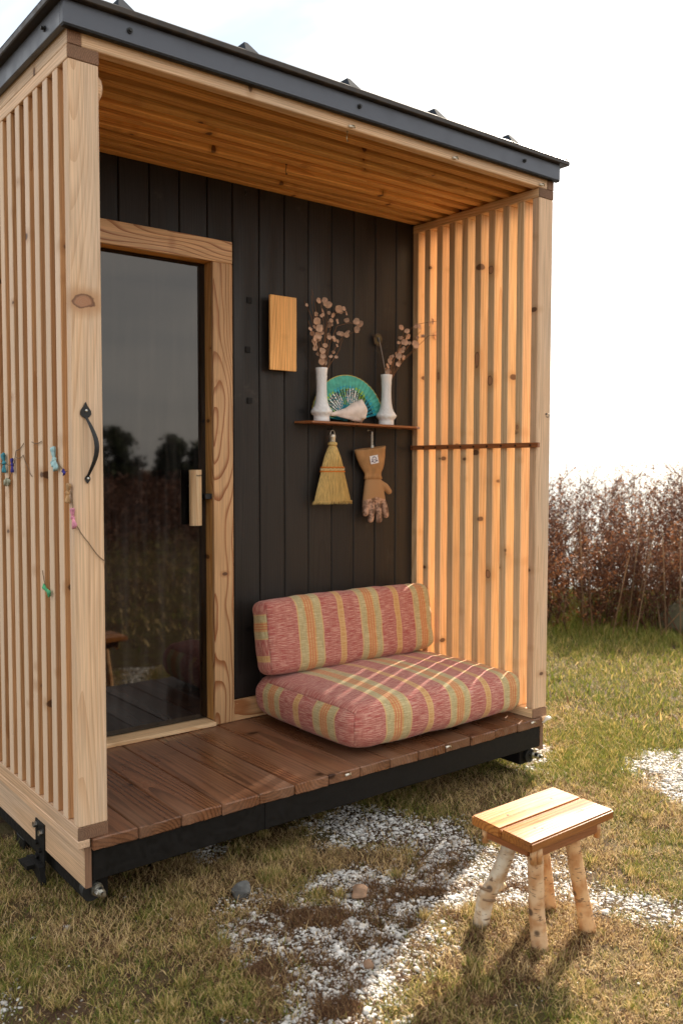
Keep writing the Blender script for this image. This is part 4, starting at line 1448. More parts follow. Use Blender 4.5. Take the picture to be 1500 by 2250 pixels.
def fabric(name):
    mt, nt, bs = new_mat(name)
    L = nt.links
    uv = N(nt, 'UVMap')
    uv.uv_map = 'UVMap'
    sp = N(nt, 'SeparateXYZ')
    L.new(uv.outputs['UV'], sp.inputs[0])
    u = sp.outputs['X']
    # slub weave: flecks drawn out across the stripes and along them
    def weave(sx, sy, seed):
        mp = N(nt, 'Mapping')
        mp.inputs['Scale'].default_value = (sx, sy, 1)
        mp.inputs['Location'].default_value = (seed, seed * 1.7, 0)
        L.new(uv.outputs['UV'], mp.inputs[0])
        nz = N(nt, 'TexNoise', Scale=1.0, Detail=3, Roughness=0.6)
        L.new(mp.outputs[0], nz.inputs['Vector'])
        return nz.outputs['Fac']
    f1 = maprange(nt, weave(22, 330, 1.0), 0.40, 0.66)
    f2 = maprange(nt, weave(330, 22, 4.0), 0.46, 0.70)
    red = mixc(nt, f1, (0.37, 0.090, 0.075), (0.60, 0.33, 0.25))
    red = mixc(nt, math_(nt, 'MULTIPLY', f2, 0.35), red, (0.21, 0.040, 0.040))
    green = mixc(nt, f1, (0.42, 0.33, 0.155), (0.58, 0.48, 0.28))
    green = mixc(nt, math_(nt, 'MULTIPLY', f2, 0.5), green, (0.20, 0.19, 0.085))
    gold = mixc(nt, f1, (0.50, 0.265, 0.095), (0.62, 0.40, 0.19))
    c = red

    def band(a_, b_):
        return math_(nt, 'MULTIPLY', math_(nt, 'GREATER_THAN', u, a_), math_(nt, 'LESS_THAN', u, b_))
    for i, (p, k) in enumerate(STR):
        if k == 0:
            continue
        q = STR[i + 1][0]
        c = mixc(nt, band(p, q), c, green if k == 1 else gold)
        if k == 1:
            m_ = (p + q) / 2
            c = mixc(nt, band(m_ - 0.024, m_ + 0.024), c, gold)
            for o_ in (-0.018, -0.005, 0.008):
                c = mixc(nt, math_(nt, 'MULTIPLY', band(m_ + o_, m_ + o_ + 0.006), 0.75), c, (0.52, 0.14, 0.07))
        for e_ in (p, q - 0.006):
            c = mixc(nt, math_(nt, 'MULTIPLY', band(e_, e_ + 0.006), 0.8), c, (0.60, 0.37, 0.16))
    # shoulder panels at the ends carry the band only in their middle
    L.new(c, bs.inputs['Base Color'])
    bs.inputs['Roughness'].default_value = 0.85
    bs.inputs['Specular IOR Level'].default_value = 0.2
    bs.inputs['Sheen Weight'].default_value = 0.15
    bp = N(nt, 'Bump', Strength=0.35, Distance=0.0015)
    L.new(math_(nt, 'ADD', f1, f2), bp.inputs['Height'])
    L.new(bp.outputs['Normal'], bs.inputs['Normal'])
    return mt


FAB = fabric('striped_slub_fabric')


def cushion(name, hx, hy, hz, r, bulge, seed, uoff, side_uv):
    """rounded box with a stuffed crown; half sizes; uv: u runs along local X (or round the ends)"""
    n = 26
    verts, faces, uvs, idx = [], [], [], {}
    rn = random.Random(seed)
    ph_ = [rn.uniform(0, 6) for _ in range(8)]

    def place(p):
        x, y, z = p
        # ease sampling towards edges
        q = Vector((x * hx, y * hy, z * hz))
        inn = Vector((max(-hx + r, min(hx - r, q.x)), max(-hy + r, min(hy - r, q.y)), max(-hz + r, min(hz - r, q.z))))
        d = q - inn
        if d.length > 1e-9:
            q = inn + d.normalized() * r
        cx, cy, cz = 1 - (q.x / hx) ** 2, 1 - (q.y / hy) ** 2, 1 - (q.z / hz) ** 2
        cx, cy, cz = max(cx, 0), max(cy, 0), max(cz, 0)
        q.z += math.copysign(1, q.z) * bulge[2] * (cx * cy) ** 0.6 * min(1, abs(q.z) / (hz * 0.6))
        q.y += math.copysign(1, q.y) * bulge[1] * (cx * cz) ** 0.6 * min(1, abs(q.y) / (hy * 0.6))
        q.x += math.copysign(1, q.x) * bulge[0] * (cy * cz) ** 0.6 * min(1, abs(q.x) / (hx * 0.6))
        w = 0.0022 * math.sin(q.x * 31 + ph_[0] + 3 * q.y) * math.sin(q.y * 23 + ph_[1]) + 0.0016 * math.sin(q.x * 57 + q.z * 60 + ph_[2])
        w += 0.0018 * math.sin(q.z * 45 + q.x * 18 + ph_[3])
        nrm = Vector((q.x / hx ** 1, q.y / hy, q.z / hz)).normalized()
        if sum(1 for v in p if abs(abs(v) - 1) < 1e-6) >= 2:      # sewn edge
            w -= 0.0040 * (1 + 0.7 * math.sin(95 * (q.x + q.y + q.z)))
        q += nrm * w
        return q

    sidesd = [(0, 1), (0, -1), (1, 1), (1, -1), (2, 1), (2, -1)]
    for ax_i, sg in sidesd:
        b, c_ = [(1, 2), (0, 2), (0, 1)][ax_i]
        for i in range(n):
            for j in range(n):
                quad, uq = [], []
                for (di, dj) in ((0, 0), (1, 0), (1, 1), (0, 1)):
                    s1 = math.sin((-1 + 2 * (i + di) / n) * PI / 2)
                    s2 = math.sin((-1 + 2 * (j + dj) / n) * PI / 2)
                    p = [0, 0, 0]
                    p[ax_i], p[b], p[c_] = sg, s1, s2
                    k = tuple(round(v, 5) for v in p)
                    if k not in idx:
                        idx[k] = len(verts)
                        verts.append(place(p))
                    quad.append(idx[k])
                    v = verts[idx[k]]
                    if ax_i == 0:
                        uq.append(side_uv(v))
                    elif ax_i == 1:
                        uq.append((v.x + hx + uoff, v.z + (2.0 if sg > 0 else 0)))
                    else:
                        uq.append((v.x + hx + uoff, v.y + 5.0))
                if (ax_i == 1) ^ (sg < 0):
                    quad, uq = quad[::-1], uq[::-1]
                faces.append(quad)
                uvs += uq
    me = pymesh(name, verts, faces, True)
    ul = me.uv_layers.new(name='UVMap')
    ul.data.foreach_set('uv', [c_ for u in uvs for c_ in u])
    me.materials.append(FAB)
    return me


# seat: X 1.05..2.0, Y .03...725
me = cushion('seat_cushion', 0.474, 0.342, 0.079, 0.056, (0.014, 0.014, 0.033), 3, 0.0, lambda v: (0.17 - 0.11 + (v.y + 0.342) * 0.93 + (0.0 if v.z < 0.052 and v.z > -0.06 else 0), v.z + 9))
seat = link('seat_cushion', me, None, (1.528, 0.387, 0.1105))
tag(seat, 'wide red and straw striped seat cushion lying on the deck', 'cushion', 'striped porch cushions')
me = cushion('back_cushion', 0.474, 0.060, 0.155, 0.044, (0.006, 0.018, 0.008), 8, 0.0, lambda v: (0.08 + (0.155 - v.z) * 1.25, v.y + 9))
back = link('back_cushion', me, None, (1.508, 0.640, 0.365), (math.radians(-9), 0, 0))
tag(back, 'upright red and straw striped cushion leaning on the black wall', 'cushion', 'striped porch cushions')

# ================================================================== CLOTH GARLAND
ga = empty('rag_garland', (0.0, 0.0, 0.8))
tag(ga, 'thin twine strung with knotted scraps of cloth across the slats', 'garland')


def tw(pts, nm='twine'):
    full = []
    for i in range(len(pts) - 1):
        for t in (0, 0.25, 0.5, 0.75):
            sag = -0.006 * math.sin(PI * t)
            full.append((pts[i][0] * (1 - t) + pts[i + 1][0] * t, pts[i][1] * (1 - t) + pts[i + 1][1] * t, pts[i][2] * (1 - t) + pts[i + 1][2] * t + sag))
    full.append(pts[-1])
    MB().tube(full, 0.0013, 5).build(nm, M['string'], ga)


tw([(-0.004, 0.70, 1.095), (-0.005, 0.585, 1.092), (-0.005, 0.50, 1.084), (-0.004, 0.475, 1.13), (-0.004, 0.40, 1.152)])
tw([(-0.004, 0.50, 1.084), (-0.005, 0.553, 1.036)])
tw([(-0.004, 0.475, 1.108), (-0.004, 0.405, 1.115), (-0.004, 0.365, 1.08), (-0.003, 0.33, 1.048)])
tw([(-0.004, 0.325, 1.155), (-0.004, 0.24, 1.155)])
tw([(-0.004, 0.165, 1.135), (-0.006, 0.12, 1.105), (-0.006, 0.08, 1.078), (-0.004, 0.035, 1.066)])
tw([(-0.004, 0.01, 1.01), (-0.004, -0.002, 0.97), (-0.003, -0.004, 0.93), (0.04, -0.004, 0.862), (0.088, -0.003, 0.806), (0.0905, 0.01, 0.79)])
tw([(-0.004, 0.25, 0.762), (-0.005, 0.222, 0.716)])


def rag(loc, mat, size, label=None, lobes=((0.5, 0.6), (-0.6, 0.4))):
    """a knotted scrap: tight middle with crumpled tails"""
    rn = random.Random(hash((round(loc[0], 3), round(loc[1], 3), round(loc[2], 3))) % 9999)
    vs, fs = [], []
    mb = MB()
    for (ty, tz) in lobes:
        rings = []
        L_ = Vector((0, ty, tz))
        for i in range(6):
            t = i / 5
            wd = size * (0.16 + 0.34 * t ** 0.8) * (1 if i < 5 else 0.75)
            cen = Vector(loc) + L_ * size * t * 1.3 + Vector((-0.004, 0, 0))
            side = Vector((0, -tz, ty)).normalized()
            ring = []
            for k in range(14):
                th = 2 * PI * k / 14
                wv_ = 1 + 0.35 * math.sin(th * 4 + rn.uniform(-0.4, 0.4)) * t
                ring.append(cen + side * (wd * wv_ * math.cos(th)) + Vector((-1, 0, 0)) * (wd * 0.45 * wv_ * math.sin(th)))
            rings.append(ring)
        mb.loft(rings)
    kn_ = []
    for i in range(6):
        ph_ = PI * i / 5
        kn_.append([Vector(loc) + Vector((-0.004 + size * 0.24 * math.sin(ph_) * math.cos(th), size * 0.3 * math.sin(ph_) * math.sin(th), size * 0.26 * math.cos(ph_))) for th in np.linspace(0, 2 * PI, 10, endpoint=False)])
    mb.loft(kn_)
    o = mb.build('cloth_knot', mat, ga, None, True)
    if label:
        tag(o, label)


rag((-0.006, 0.578, 1.09), M['rag_teal'], 0.030, 'teal cloth scrap', ((0.3, 0.8), (0.1, -0.8)))
rag((-0.006, 0.497, 1.085), M['rag_indigo'], 0.022, 'indigo cloth scrap', ((0.1, 0.7), (0.0, -0.9)))
rag((-0.006, 0.553, 1.036), M['rag_sage'], 0.024, 'pale sage cloth scrap', ((0.7, -0.5), (-0.8, -0.4)))
rag((-0.006, 0.12, 1.100), M['rag_sky'], 0.030, 'pale blue cloth scrap', ((0.25, 0.9), (-0.3, -0.8), (0.3, -0.5)))
rag((-0.006, 0.048, 1.064), M['rag_indigo'], 0.018, 'indigo cloth scrap', ((0.2, 0.2), (-0.2, -0.3)))
rag((-0.006, 0.018, 1.005), M['rag_burlap'], 0.028, 'tan cloth scrap', ((-0.2, 0.7), (0.1, -0.8)))
o_ = M['rag_pink']
rag((-0.003, -0.008, 0.935), o_, 0.026, 'pink cloth scrap', ((0.1, 0.8), (-0.4, -0.8)))
rag((-0.006, 0.20, 0.708), M['rag_leafgreen'], 0.022, 'green cloth scrap', ((0.9, 0.3), (-0.9, -0.4)))

# ================================================================== STOOL
st = empty('birch_stool', (1.04, -0.83, GZ))
tag(st, 'rustic stool with two plank top and birch branch legs', 'stool')
SZ0, SZ1 = 0.062, 0.090
# top corners (x, y): back, right, front, left
tb, trr, tf, tl = [Vector(p) for p in ((1.2324, -0.7169), (1.2209, -0.9400), (0.8488, -0.9484), (0.8733, -0.7173))]
tb, trr, tf, tl = Vector((1.232, -0.716)), Vector((1.224, -0.942)), Vector((0.850, -0.947)), Vector((0.866, -0.717))


def plank4(c4, name):
    mb = MB()
    bm = bmesh.new()
    vs = [bm.verts.new((p.x, p.y, SZ0)) for p in c4] + [bm.verts.new((p.x, p.y, SZ1)) for p in c4]
    for f in ((3, 2, 1, 0), (4, 5, 6, 7), (0, 1, 5, 4), (1, 2, 6, 5), (2, 3, 7, 6), (3, 0, 4, 7)):
        bm.faces.new([vs[i] for i in f])
    bmesh.ops.recalc_face_normals(bm, faces=bm.faces[:])
    bmesh.ops.bevel(bm, geom=bm.edges[:], offset=0.0045, segments=2, affect='EDGES')
    c_ = sum(c4, Vector((0, 0))) / 4
    for v in bm.verts:
        v.co -= Vector((c_.x, c_.y, (SZ0 + SZ1) / 2))
    me = bpy.data.meshes.new(name)
    bm.to_mesh(me)
    bm.free()
    return link(name, me, st, (c_.x, c_.y, (SZ0 + SZ1) / 2), None, wood('stool', 'X'))


g_ = 0.5
mA, mB = tl.lerp(tf, 0.49), tb.lerp(trr, 0.49)
mA2, mB2 = tl.lerp(tf, 0.505), tb.lerp(trr, 0.505)
p1 = plank4([tl, mA, mB, tb], 'plank')
p2 = plank4([mA2, tf, trr, mB2], 'plank')
for (x, y, pp) in ((0.95, -0.78, p1), (1.15, -0.775, p1), (0.94, -0.885, p2), (1.15, -0.885, p2), (0.955, -0.90, p2)):
    MB().tube([(x, y, SZ1 - 0.001), (x, y, SZ1 + 0.0008)], 0.004, 8).build('nail', M['darkiron'], pp)
box('apron', (0.90, -0.925, 0.028), (1.17, -0.907, 0.0615), wood('shelf', 'X'), st)
box('apron', (0.90, -0.757, 0.028), (1.17, -0.739, 0.0615), wood('shelf', 'X'), st)
box('apron', (0.885, -0.905, 0.030), (0.899, -0.759, 0.0615), wood('shelf', 'Y'), st)
box('apron', (1.171, -0.905, 0.030), (1.185, -0.759, 0.0615), wood('shelf', 'Y'), st)


def birch(name, early):
    mt, nt, bs = new_mat(name)
    tc = N(nt, 'TexCoord')
    mp = N(nt, 'Mapping')
    mp.inputs['Scale'].default_value = (45, 45, 170)
    nt.links.new(tc.outputs['Object'], mp.inputs[0])
    nz = N(nt, 'TexNoise', Scale=1.0, Detail=3)
    nt.links.new(mp.outputs[0], nz.inputs['Vector'])
    n2 = N(nt, 'TexNoise', Scale=26.0, Detail=5)
    nt.links.new(tc.outputs['Object'], n2.inputs['Vector'])
    vo = N(nt, 'TexVoronoi', Scale=11.0)
    nt.links.new(tc.outputs['Object'], vo.inputs['Vector'])
    c = mixc(nt, maprange(nt, n2.outputs['Fac'], 0.38, 0.66), early, [early[0] * 0.72, early[1] * 0.55, early[2] * 0.40])
    c = mixc(nt, math_(nt, 'MULTIPLY', maprange(nt, nz.outputs['Fac'], 0.60, 0.66), 0.8), c, (0.10, 0.055, 0.03))
    c = mixc(nt, math_(nt, 'MULTIPLY', maprange(nt, vo.outputs['Distance'], 0.08, 0.15, 1, 0), 0.85), c, (0.05, 0.03, 0.02))
    nt.links.new(c, bs.inputs['Base Color'])
    bs.inputs['Roughness'].default_value = 0.65
    bp = N(nt, 'Bump', Strength=0.5, Distance=0.003)
    nt.links.new(n2.outputs['Fac'], bp.inputs['Height'])
    nt.links.new(bp.outputs['Normal'], bs.inputs['Normal'])
    return mt


BIR1 = birch('birch_white', (0.62, 0.55, 0.44))
BIR2 = birch('birch_tan', (0.60, 0.37, 0.185))
BIR3 = birch('birch_peeled', (0.62, 0.42, 0.25))


def leg(pts, rads, mat, label=None):
    rads = [q * 1.24 for q in rads]
    full, rr = [], []
    for i in range(len(pts) - 1):
        for t in np.linspace(0, 1, 5)[:-1]:
            full.append([pts[i][k] * (1 - t) + pts[i + 1][k] * t + random.uniform(-0.0005, 0.0005) for k in range(3)])
            rr.append((rads[i] * (1 - t) + rads[i + 1] * t) * random.uniform(0.985, 1.015))
    full.append(pts[-1])
    rr.append(rads[-1])
    o = MB().tube(full, rr, 14).build('leg', mat, st, None, True)
    if label:
        tag(o, label)
    return o


zb = GZ - 0.008
l1 = leg([(0.965, -0.790, 0.061), (0.957, -0.772, -0.03), (0.948, -0.740, -0.115), (0.930, -0.718, -0.165), (0.918, -0.708, zb)], [0.0170, 0.0175, 0.0185, 0.0205, 0.0185], BIR1, 'white birch leg with a kink and a lopped twig')
MB().tube([(0.938, -0.734, -0.15), (0.962, -0.760, -0.122)], [0.012, 0.010], 10).build('twig_stub', wood('honey', 'Z'), l1, None, True)
for zz, rr_ in ((-0.138, 0.0250), (-0.168, 0.0264)):
    MB().tube([(0.9315, -0.7225, zz - 0.003), (0.9325, -0.7225, zz + 0.003)], rr_, 14).build('bark_ring', plain('ring_bark%d' % int(-zz * 1000), (0.22, 0.14, 0.08), 0.8), l1, None, True)
leg([(0.915, -0.905, 0.061), (0.924, -0.905, -0.05), (0.932, -0.903, -0.15), (0.951, -0.901, zb)], [0.0178, 0.0175, 0.0182, 0.0190], BIR3)
leg([(1.085, -0.893, 0.061), (1.098, -0.905, -0.05), (1.113, -0.917, -0.15), (1.128, -0.932, zb)], [0.0175, 0.0172, 0.0175, 0.0185], BIR2)
leg([(1.105, -0.760, 0.061), (1.118, -0.765, -0.05), (1.135, -0.771, -0.15), (1.150, -0.777, zb)], [0.0170, 0.0172, 0.0172, 0.0160], BIR2)
for (x, y, zz) in ((0.885, -0.926, 0.018), (0.900, -0.932, 0.018), (1.178, -0.918, 0.012), (0.888, -0.752, 0.018), (1.178, -0.75, 0.015)):
    MB().tube([(x, y, 0.0615), (x, y, zz)], [0.0098, 0.0092], 10).build('peg', BIR2, st, None, True)

# ================================================================== STONES
def stone(name, c, s, mat, label, seed):
    rn = random.Random(seed)
    bm = bmesh.new()
    bmesh.ops.create_icosphere(bm, subdivisions=3, radius=1)
    for v in bm.verts:
        n3_ = math.sin(v.co.x * 3 + seed) * math.cos(v.co.y * 2.7 + seed * 2) + 0.6 * math.sin(v.co.z * 5 + v.co.x * 4 + seed)
        v.co *= 1 + 0.13 * n3_ + rn.uniform(-0.02, 0.02)
        v.co = Vector((v.co.x * s[0], v.co.y * s[1], v.co.z * s[2]))
    me = bpy.data.meshes.new(name)
    bm.to_mesh(me)
    bm.free()
    o = link(name, me, None, (c[0], c[1], c[2] + s[2] * 0.45), (0, 0, rn.uniform(0, 3)), mat)
    tag(o, label, 'stone')
    return o


stone('stone', (0.470, -0.125, GZ), (0.036, 0.028, 0.024), M['rock_grey'], 'rough grey stone at the edge of the shell gravel, shaded by the cabin', 2)
stone('stone', (0.755, -0.355, GZ), (0.042, 0.026, 0.022), M['rock_tan'], 'tan stone lying in the gravel behind the brown dead patch', 5)
stone('stone', (0.523, -0.675, GZ), (0.018, 0.014, 0.013), M['rock_tan'], 'small brown pebble amid the white gravel nearer the camera', 9)
stone('boulder', (5.66, 1.46, GZ - 0.05), (0.20, 0.17, 0.21), M['rock_pale'], 'large pale mossy boulder half hidden in the dry scrub', 4)

# ================================================================== GRAVEL (uncountable chips)
POLY = dict(
    A=[(0.927, 0.259), (1.159, 0.219), (1.309, 0.016), (1.415, -0.122), (1.345, -0.324), (1.386, -0.496), (1.392, -0.751), (1.486, -1.011), (1.75, -1.35), (1.5, -1.35), (1.362, -1.112), (1.308, -0.94), (1.214, -0.798), (1.083, -0.695), (1.007, -0.636),
       (0.903, -0.623), (0.751, -0.664), (0.661, -0.74), (0.534, -0.823), (0.41, -0.844), (0.319, -0.95), (0.10, -0.86), (0.157, -0.689), (0.277, -0.669), (0.35, -0.523), (0.308, -0.406), (0.31, -0.319), (0.415, -0.171), (0.498, -0.183),
       (0.622, -0.298), (0.73, -0.152), (0.853, -0.165), (0.96, -0.25), (1.092, -0.22), (1.016, -0.114), (0.888, 0.034)],
    B=[(2.397, -0.192), (2.681, -0.099), (2.95, -0.261), (2.5, -0.85), (2.2, -0.66), (2.24, -0.446)],
    C=[(2.087, 0.26), (2.381, 0.25), (2.275, 0.072), (2.055, 0.04)],
    D=[(-0.318, -0.154), (-0.27, -0.216), (-0.277, -0.326), (-0.371, -0.338), (-0.6, -0.3), (-0.5, -0.1)],
    E=[(0.512, 0.244), (0.576, 0.23), (0.537, 0.147), (0.486, 0.165)])
BROWN = [(0.575, -0.395, 0.125, 0.068, -0.7), (0.937, -0.475, 0.06, 0.04, -0.7), (0.343, -0.768, 0.070, 0.05, -0.6), (0.60, -0.875, 0.06, 0.04, -0.7), (0.281, -0.52, 0.06, 0.05, 0)]


def poly_dist(px, py, poly):
    """signed distance, positive inside"""
    px, py = np.asarray(px), np.asarray(py)
    inside = np.zeros(px.shape, bool)
    dmin = np.full(px.shape, 1e9)
    n = len(poly)
    for i in range(n):
        x1, y1 = poly[i]
        x2, y2 = poly[(i + 1) % n]
        cond = ((y1 > py) != (y2 > py)) & (px < (x2 - x1) * (py - y1) / (y2 - y1 + 1e-12) + x1)
        inside ^= cond
        dx, dy = x2 - x1, y2 - y1
        t = np.clip(((px - x1) * dx + (py - y1) * dy) / (dx * dx + dy * dy + 1e-12), 0, 1)
        dmin = np.minimum(dmin, np.hypot(px - x1 - t * dx, py - y1 - t * dy))
    return np.where(inside, dmin, -dmin)


def gravel_mask(x, y):
    g = np.full(np.shape(x), -1.0)
    for p in POLY.values():
        g = np.maximum(g, poly_dist(x, y, p))
    g = g + (fnoise(x, y, 9, 21) - 0.5) * 0.20
    return np.clip(g / 0.12 + 0.5, 0, 1)


def brown_mask(x, y):
    b = np.zeros(np.shape(x))
    for (cx, cy, ra, rb, ang) in BROWN:
        ca, sa = math.cos(ang), math.sin(ang)
        u, v = (x - cx) * ca + (y - cy) * sa, -(x - cx) * sa + (y - cy) * ca
        b = np.maximum(b, 1 - np.hypot(u / ra, v / rb))
    b = b + (fnoise(x, y, 16, 33) - 0.5) * 0.7
    return np.clip(b * 3 + 0.2, 0, 1)


ico = bmesh.new()
bmesh.ops.create_icosphere(ico, subdivisions=1, radius=1)
ico.verts.ensure_lookup_table()
IV = np.array([v.co[:] for v in ico.verts])
IF = np.array([[v.index for v in f.verts] for f in ico.faces])
ico.free()


def chips(n, xr, yr, keep, size, seed):
    r = np.random.default_rng(seed)
    x, y = r.uniform(*xr, n), r.uniform(*yr, n)
    k = r.random(n) < keep(x, y)
    return x[k], y[k]


r = np.random.default_rng(5)
xa, ya = chips(330000, (-0.7, 2.9), (-1.4, 0.4), lambda x, y: gravel_mask(x, y) * (1 - 0.93 * brown_mask(x, y)) * np.clip(0.10 + 1.2 * fnoise(x, y, 14, 44), 0, 1), 1, 1)
# scattered chips in the lawn near the camera
xs, ys = chips(2600, (-0.7, 1.6), (-1.4, 0.2), lambda x, y: np.clip((fnoise(x, y, 5, 70) - 0.5) * 5, 0, 0.6), 1, 2)
gxs, gys = np.concatenate([xa, xs]), np.concatenate([ya, ys])
pxx, pyy, pz = project(np.stack([gxs, gys, np.full(len(gxs), GZ)], 1))
ok = (pxx > -200) & (pxx < 1750) & (pyy < 2450)
gxs, gys = gxs[ok], gys[ok]
sel = r.permutation(len(gxs))
OV = np.array([(1, 0, 0), (0, 1, 0), (-1, 0, 0), (0, -1, 0), (0, 0, 1), (0, 0, -1)], float)
OF = np.array([(0, 1, 4), (1, 2, 4), (2, 3, 4), (3, 0, 4), (1, 0, 5), (2, 1, 5), (3, 2, 5), (0, 3, 5)])


def chip_set(gx_, gy_, med, spread, lo, hi, BV, BF, lift):
    n = len(gx_)
    sz = np.exp(r.normal(math.log(med), spread, n)).clip(lo, hi)
    scl = np.stack([sz * r.uniform(0.8, 1.6, n), sz * r.uniform(0.6, 1.1, n), sz * r.uniform(0.3, 0.6, n)], 1)
    P_ = BV[None] * (1 + r.uniform(-0.32, 0.32, (n, len(BV), 1)))
    P_ = P_ * scl[:, None, :]
    tilt = r.uniform(-0.5, 0.5, n)
    ct, stt = np.cos(tilt)[:, None], np.sin(tilt)[:, None]
    yy_, zz_ = P_[:, :, 1] * ct - P_[:, :, 2] * stt, P_[:, :, 1] * stt + P_[:, :, 2] * ct
    ang = r.uniform(0, 2 * PI, n)
    ca, sa = np.cos(ang)[:, None], np.sin(ang)[:, None]
    xx_, yy2 = P_[:, :, 0] * ca - yy_ * sa, P_[:, :, 0] * sa + yy_ * ca
    V = np.stack([xx_ + gx_[:, None], yy2 + gy_[:, None], zz_ + (ground_h(gx_, gy_) + scl[:, 2] * lift)[:, None]], 2).reshape(-1, 3)
    F = (BF[None] + (np.arange(n) * len(BV))[:, None, None]).reshape(-1, 3)
    t = np.repeat(np.clip(r.beta(1.9, 1.3, n), 0, 1), len(BV))
    return V, F, t


nb = min(17000, len(gxs) // 3)
V1, F1, T1 = chip_set(gxs[sel[:nb]], gys[sel[:nb]], 0.0042, 0.42, 0.0022, 0.012, IV, IF, 0.45)
V2, F2, T2 = chip_set(gxs[sel[nb:nb + 88000]], gys[sel[nb:nb + 88000]], 0.0025, 0.35, 0.0013, 0.005, OV, OF, 0.2)
me = np_mesh('gravel', np.concatenate([V1, V2]), [np.concatenate([F1, F2 + len(V1)])])
add_tint(me, np.concatenate([T1, T2]))
gr = link('shell_gravel', me, mat=M['gravel'])
tag(gr, 'scattered white crushed shell gravel in patches over the lawn', 'gravel', kind='stuff')


# ================================================================== GRASS
def blades(name, x, y, h, w, tint, flat, seed, label, cat, mat):
    """bent two-segment blades; flat: 0 upright .. 1 lying"""
    r = np.random.default_rng(seed)
    n = len(x)
    z0 = ground_h(x, y) - 0.002
    th = r.uniform(0, 2 * PI, n)
    lean = flat * r.uniform(0.6, 1.25, n) + r.uniform(0.05, 0.35, n) * (1 - flat)
    lean = np.clip(lean, 0.05, 1.42)
    dx, dy = np.cos(th), np.sin(th)
    up1, out1 = np.cos(lean * 0.78), np.sin(lean * 0.78)
    up2, out2 = np.cos(np.minimum(lean * 1.2, 1.62)), np.sin(np.minimum(lean * 1.2, 1.62))
    sxv, syv = -dy, dx
    tw_ = r.uniform(-0.9, 0.9, n)
    sxv, syv = sxv * np.cos(tw_) - syv * np.sin(tw_), sxv * np.sin(tw_) + syv * np.cos(tw_)
    l1, l2 = h * 0.5, h * 0.5
    b = np.stack([x, y, z0], 1)
    mid = b + np.stack([dx * out1 * l1, dy * out1 * l1, up1 * l1], 1)
    tip = mid + np.stack([dx * out2 * l2, dy * out2 * l2, up2 * l2], 1)
    sd = np.stack([sxv, syv, np.zeros(n)], 1) * (w / 2)[:, None]
    V = np.stack([b - sd, b + sd, mid + sd * 0.85, mid - sd * 0.85, tip], 1).reshape(-1, 3)
    i0 = np.arange(n) * 5
    Q = np.stack([i0, i0 + 1, i0 + 2, i0 + 3], 1)
    T = np.stack([i0 + 3, i0 + 2, i0 + 4], 1)
    me = np_mesh(name, V, [Q, T])
    add_tint(me, np.repeat(np.clip(tint, 0, 1), 5))
    o = link(name, me, mat=mat)
    tag(o, label, cat, kind='stuff')
    return o


def lawn_tint(x, y, r):
    g = fnoise(x, y, 2.4, 50) * 0.6 + fnoise(x, y, 9, 55) * 0.4       # 0..1
    green = np.clip((g - 0.47) * 3.6 + 0.30, 0.04, 0.8)
    s_ = (x - CAM[0]) * (-_sy) + (y - CAM[1]) * _cy
    green = np.clip(green + np.clip((s_ - 3.2) / 2.6, 0, 1) * 0.68, 0, 0.95)
    isg = r.random(len(x)) < green
    t = np.where(isg, r.uniform(0.62, 1.0, len(x)), np.where(r.random(len(x)) < 0.34, r.uniform(0.02, 0.22, len(x)), r.uniform(0.24, 0.62, len(x))))
    return t, isg


# dense turf in front
r = np.random.default_rng(101)
n = 760000
x, y = r.uniform(-0.9, 2.9, n), r.uniform(-1.75, 0.75, n)
pxx, pyy, pz = project(np.stack([x, y, np.full(n, GZ)], 1))
ok = (pxx > -160) & (pxx < 1680) & (pyy > 1560) & (pyy < 2420) & (pz > 0.5)
under = (x > 0.1) & (x < 2.0) & (y > 0.35)
x, y = x[ok & ~under], y[ok & ~under]
gm_, bm_ = gravel_mask(x, y), brown_mask(x, y)
dens = (1 - 0.96 * gm_) * (1 - 0.92 * bm_) * np.clip(-0.25 + 2.1 * fnoise(x, y, 8, 61), 0.10, 1)
ok = r.random(len(x)) < dens
x, y = x[ok], y[ok]
if len(x) > 265000:
    sel = r.choice(len(x), 265000, replace=False)
    x, y = x[sel], y[sel]
t, isg = lawn_tint(x, y, r)
h = np.where(isg, r.uniform(0.018, 0.042, len(x)), r.uniform(0.025, 0.060, len(x))) * np.clip(0.40 + 0.65 * fnoise(x, y, 5, 80), 0.35, 1.0)
flat = np.where(isg, r.uniform(0.45, 1.0, len(x)), r.uniform(0.95, 1.2, len(x)))
blades('lawn_grass', x, y, h, r.uniform(0.0012, 0.0028, len(x)), t, flat, 7, 'matted short straw and green grass in front of the cabin', 'grass', M['grass'])
# dead brown mats in the gravel
n = 90000
x, y = r.uniform(0.1, 1.2, n), r.uniform(-1.0, -0.25, n)
ok = r.random(n) < brown_mask(x, y) * 0.9
x, y = x[ok][:22000], y[ok][:22000]
blades('dead_moss', x, y, r.uniform(0.012, 0.032, len(x)), r.uniform(0.0010, 0.0022, len(x)), r.uniform(0.0, 0.30, len(x)), r.uniform(0.6, 1.0, len(x)), 9, 'dark brown dead plant mats lying in the white gravel', 'dead plants', M['grass'])
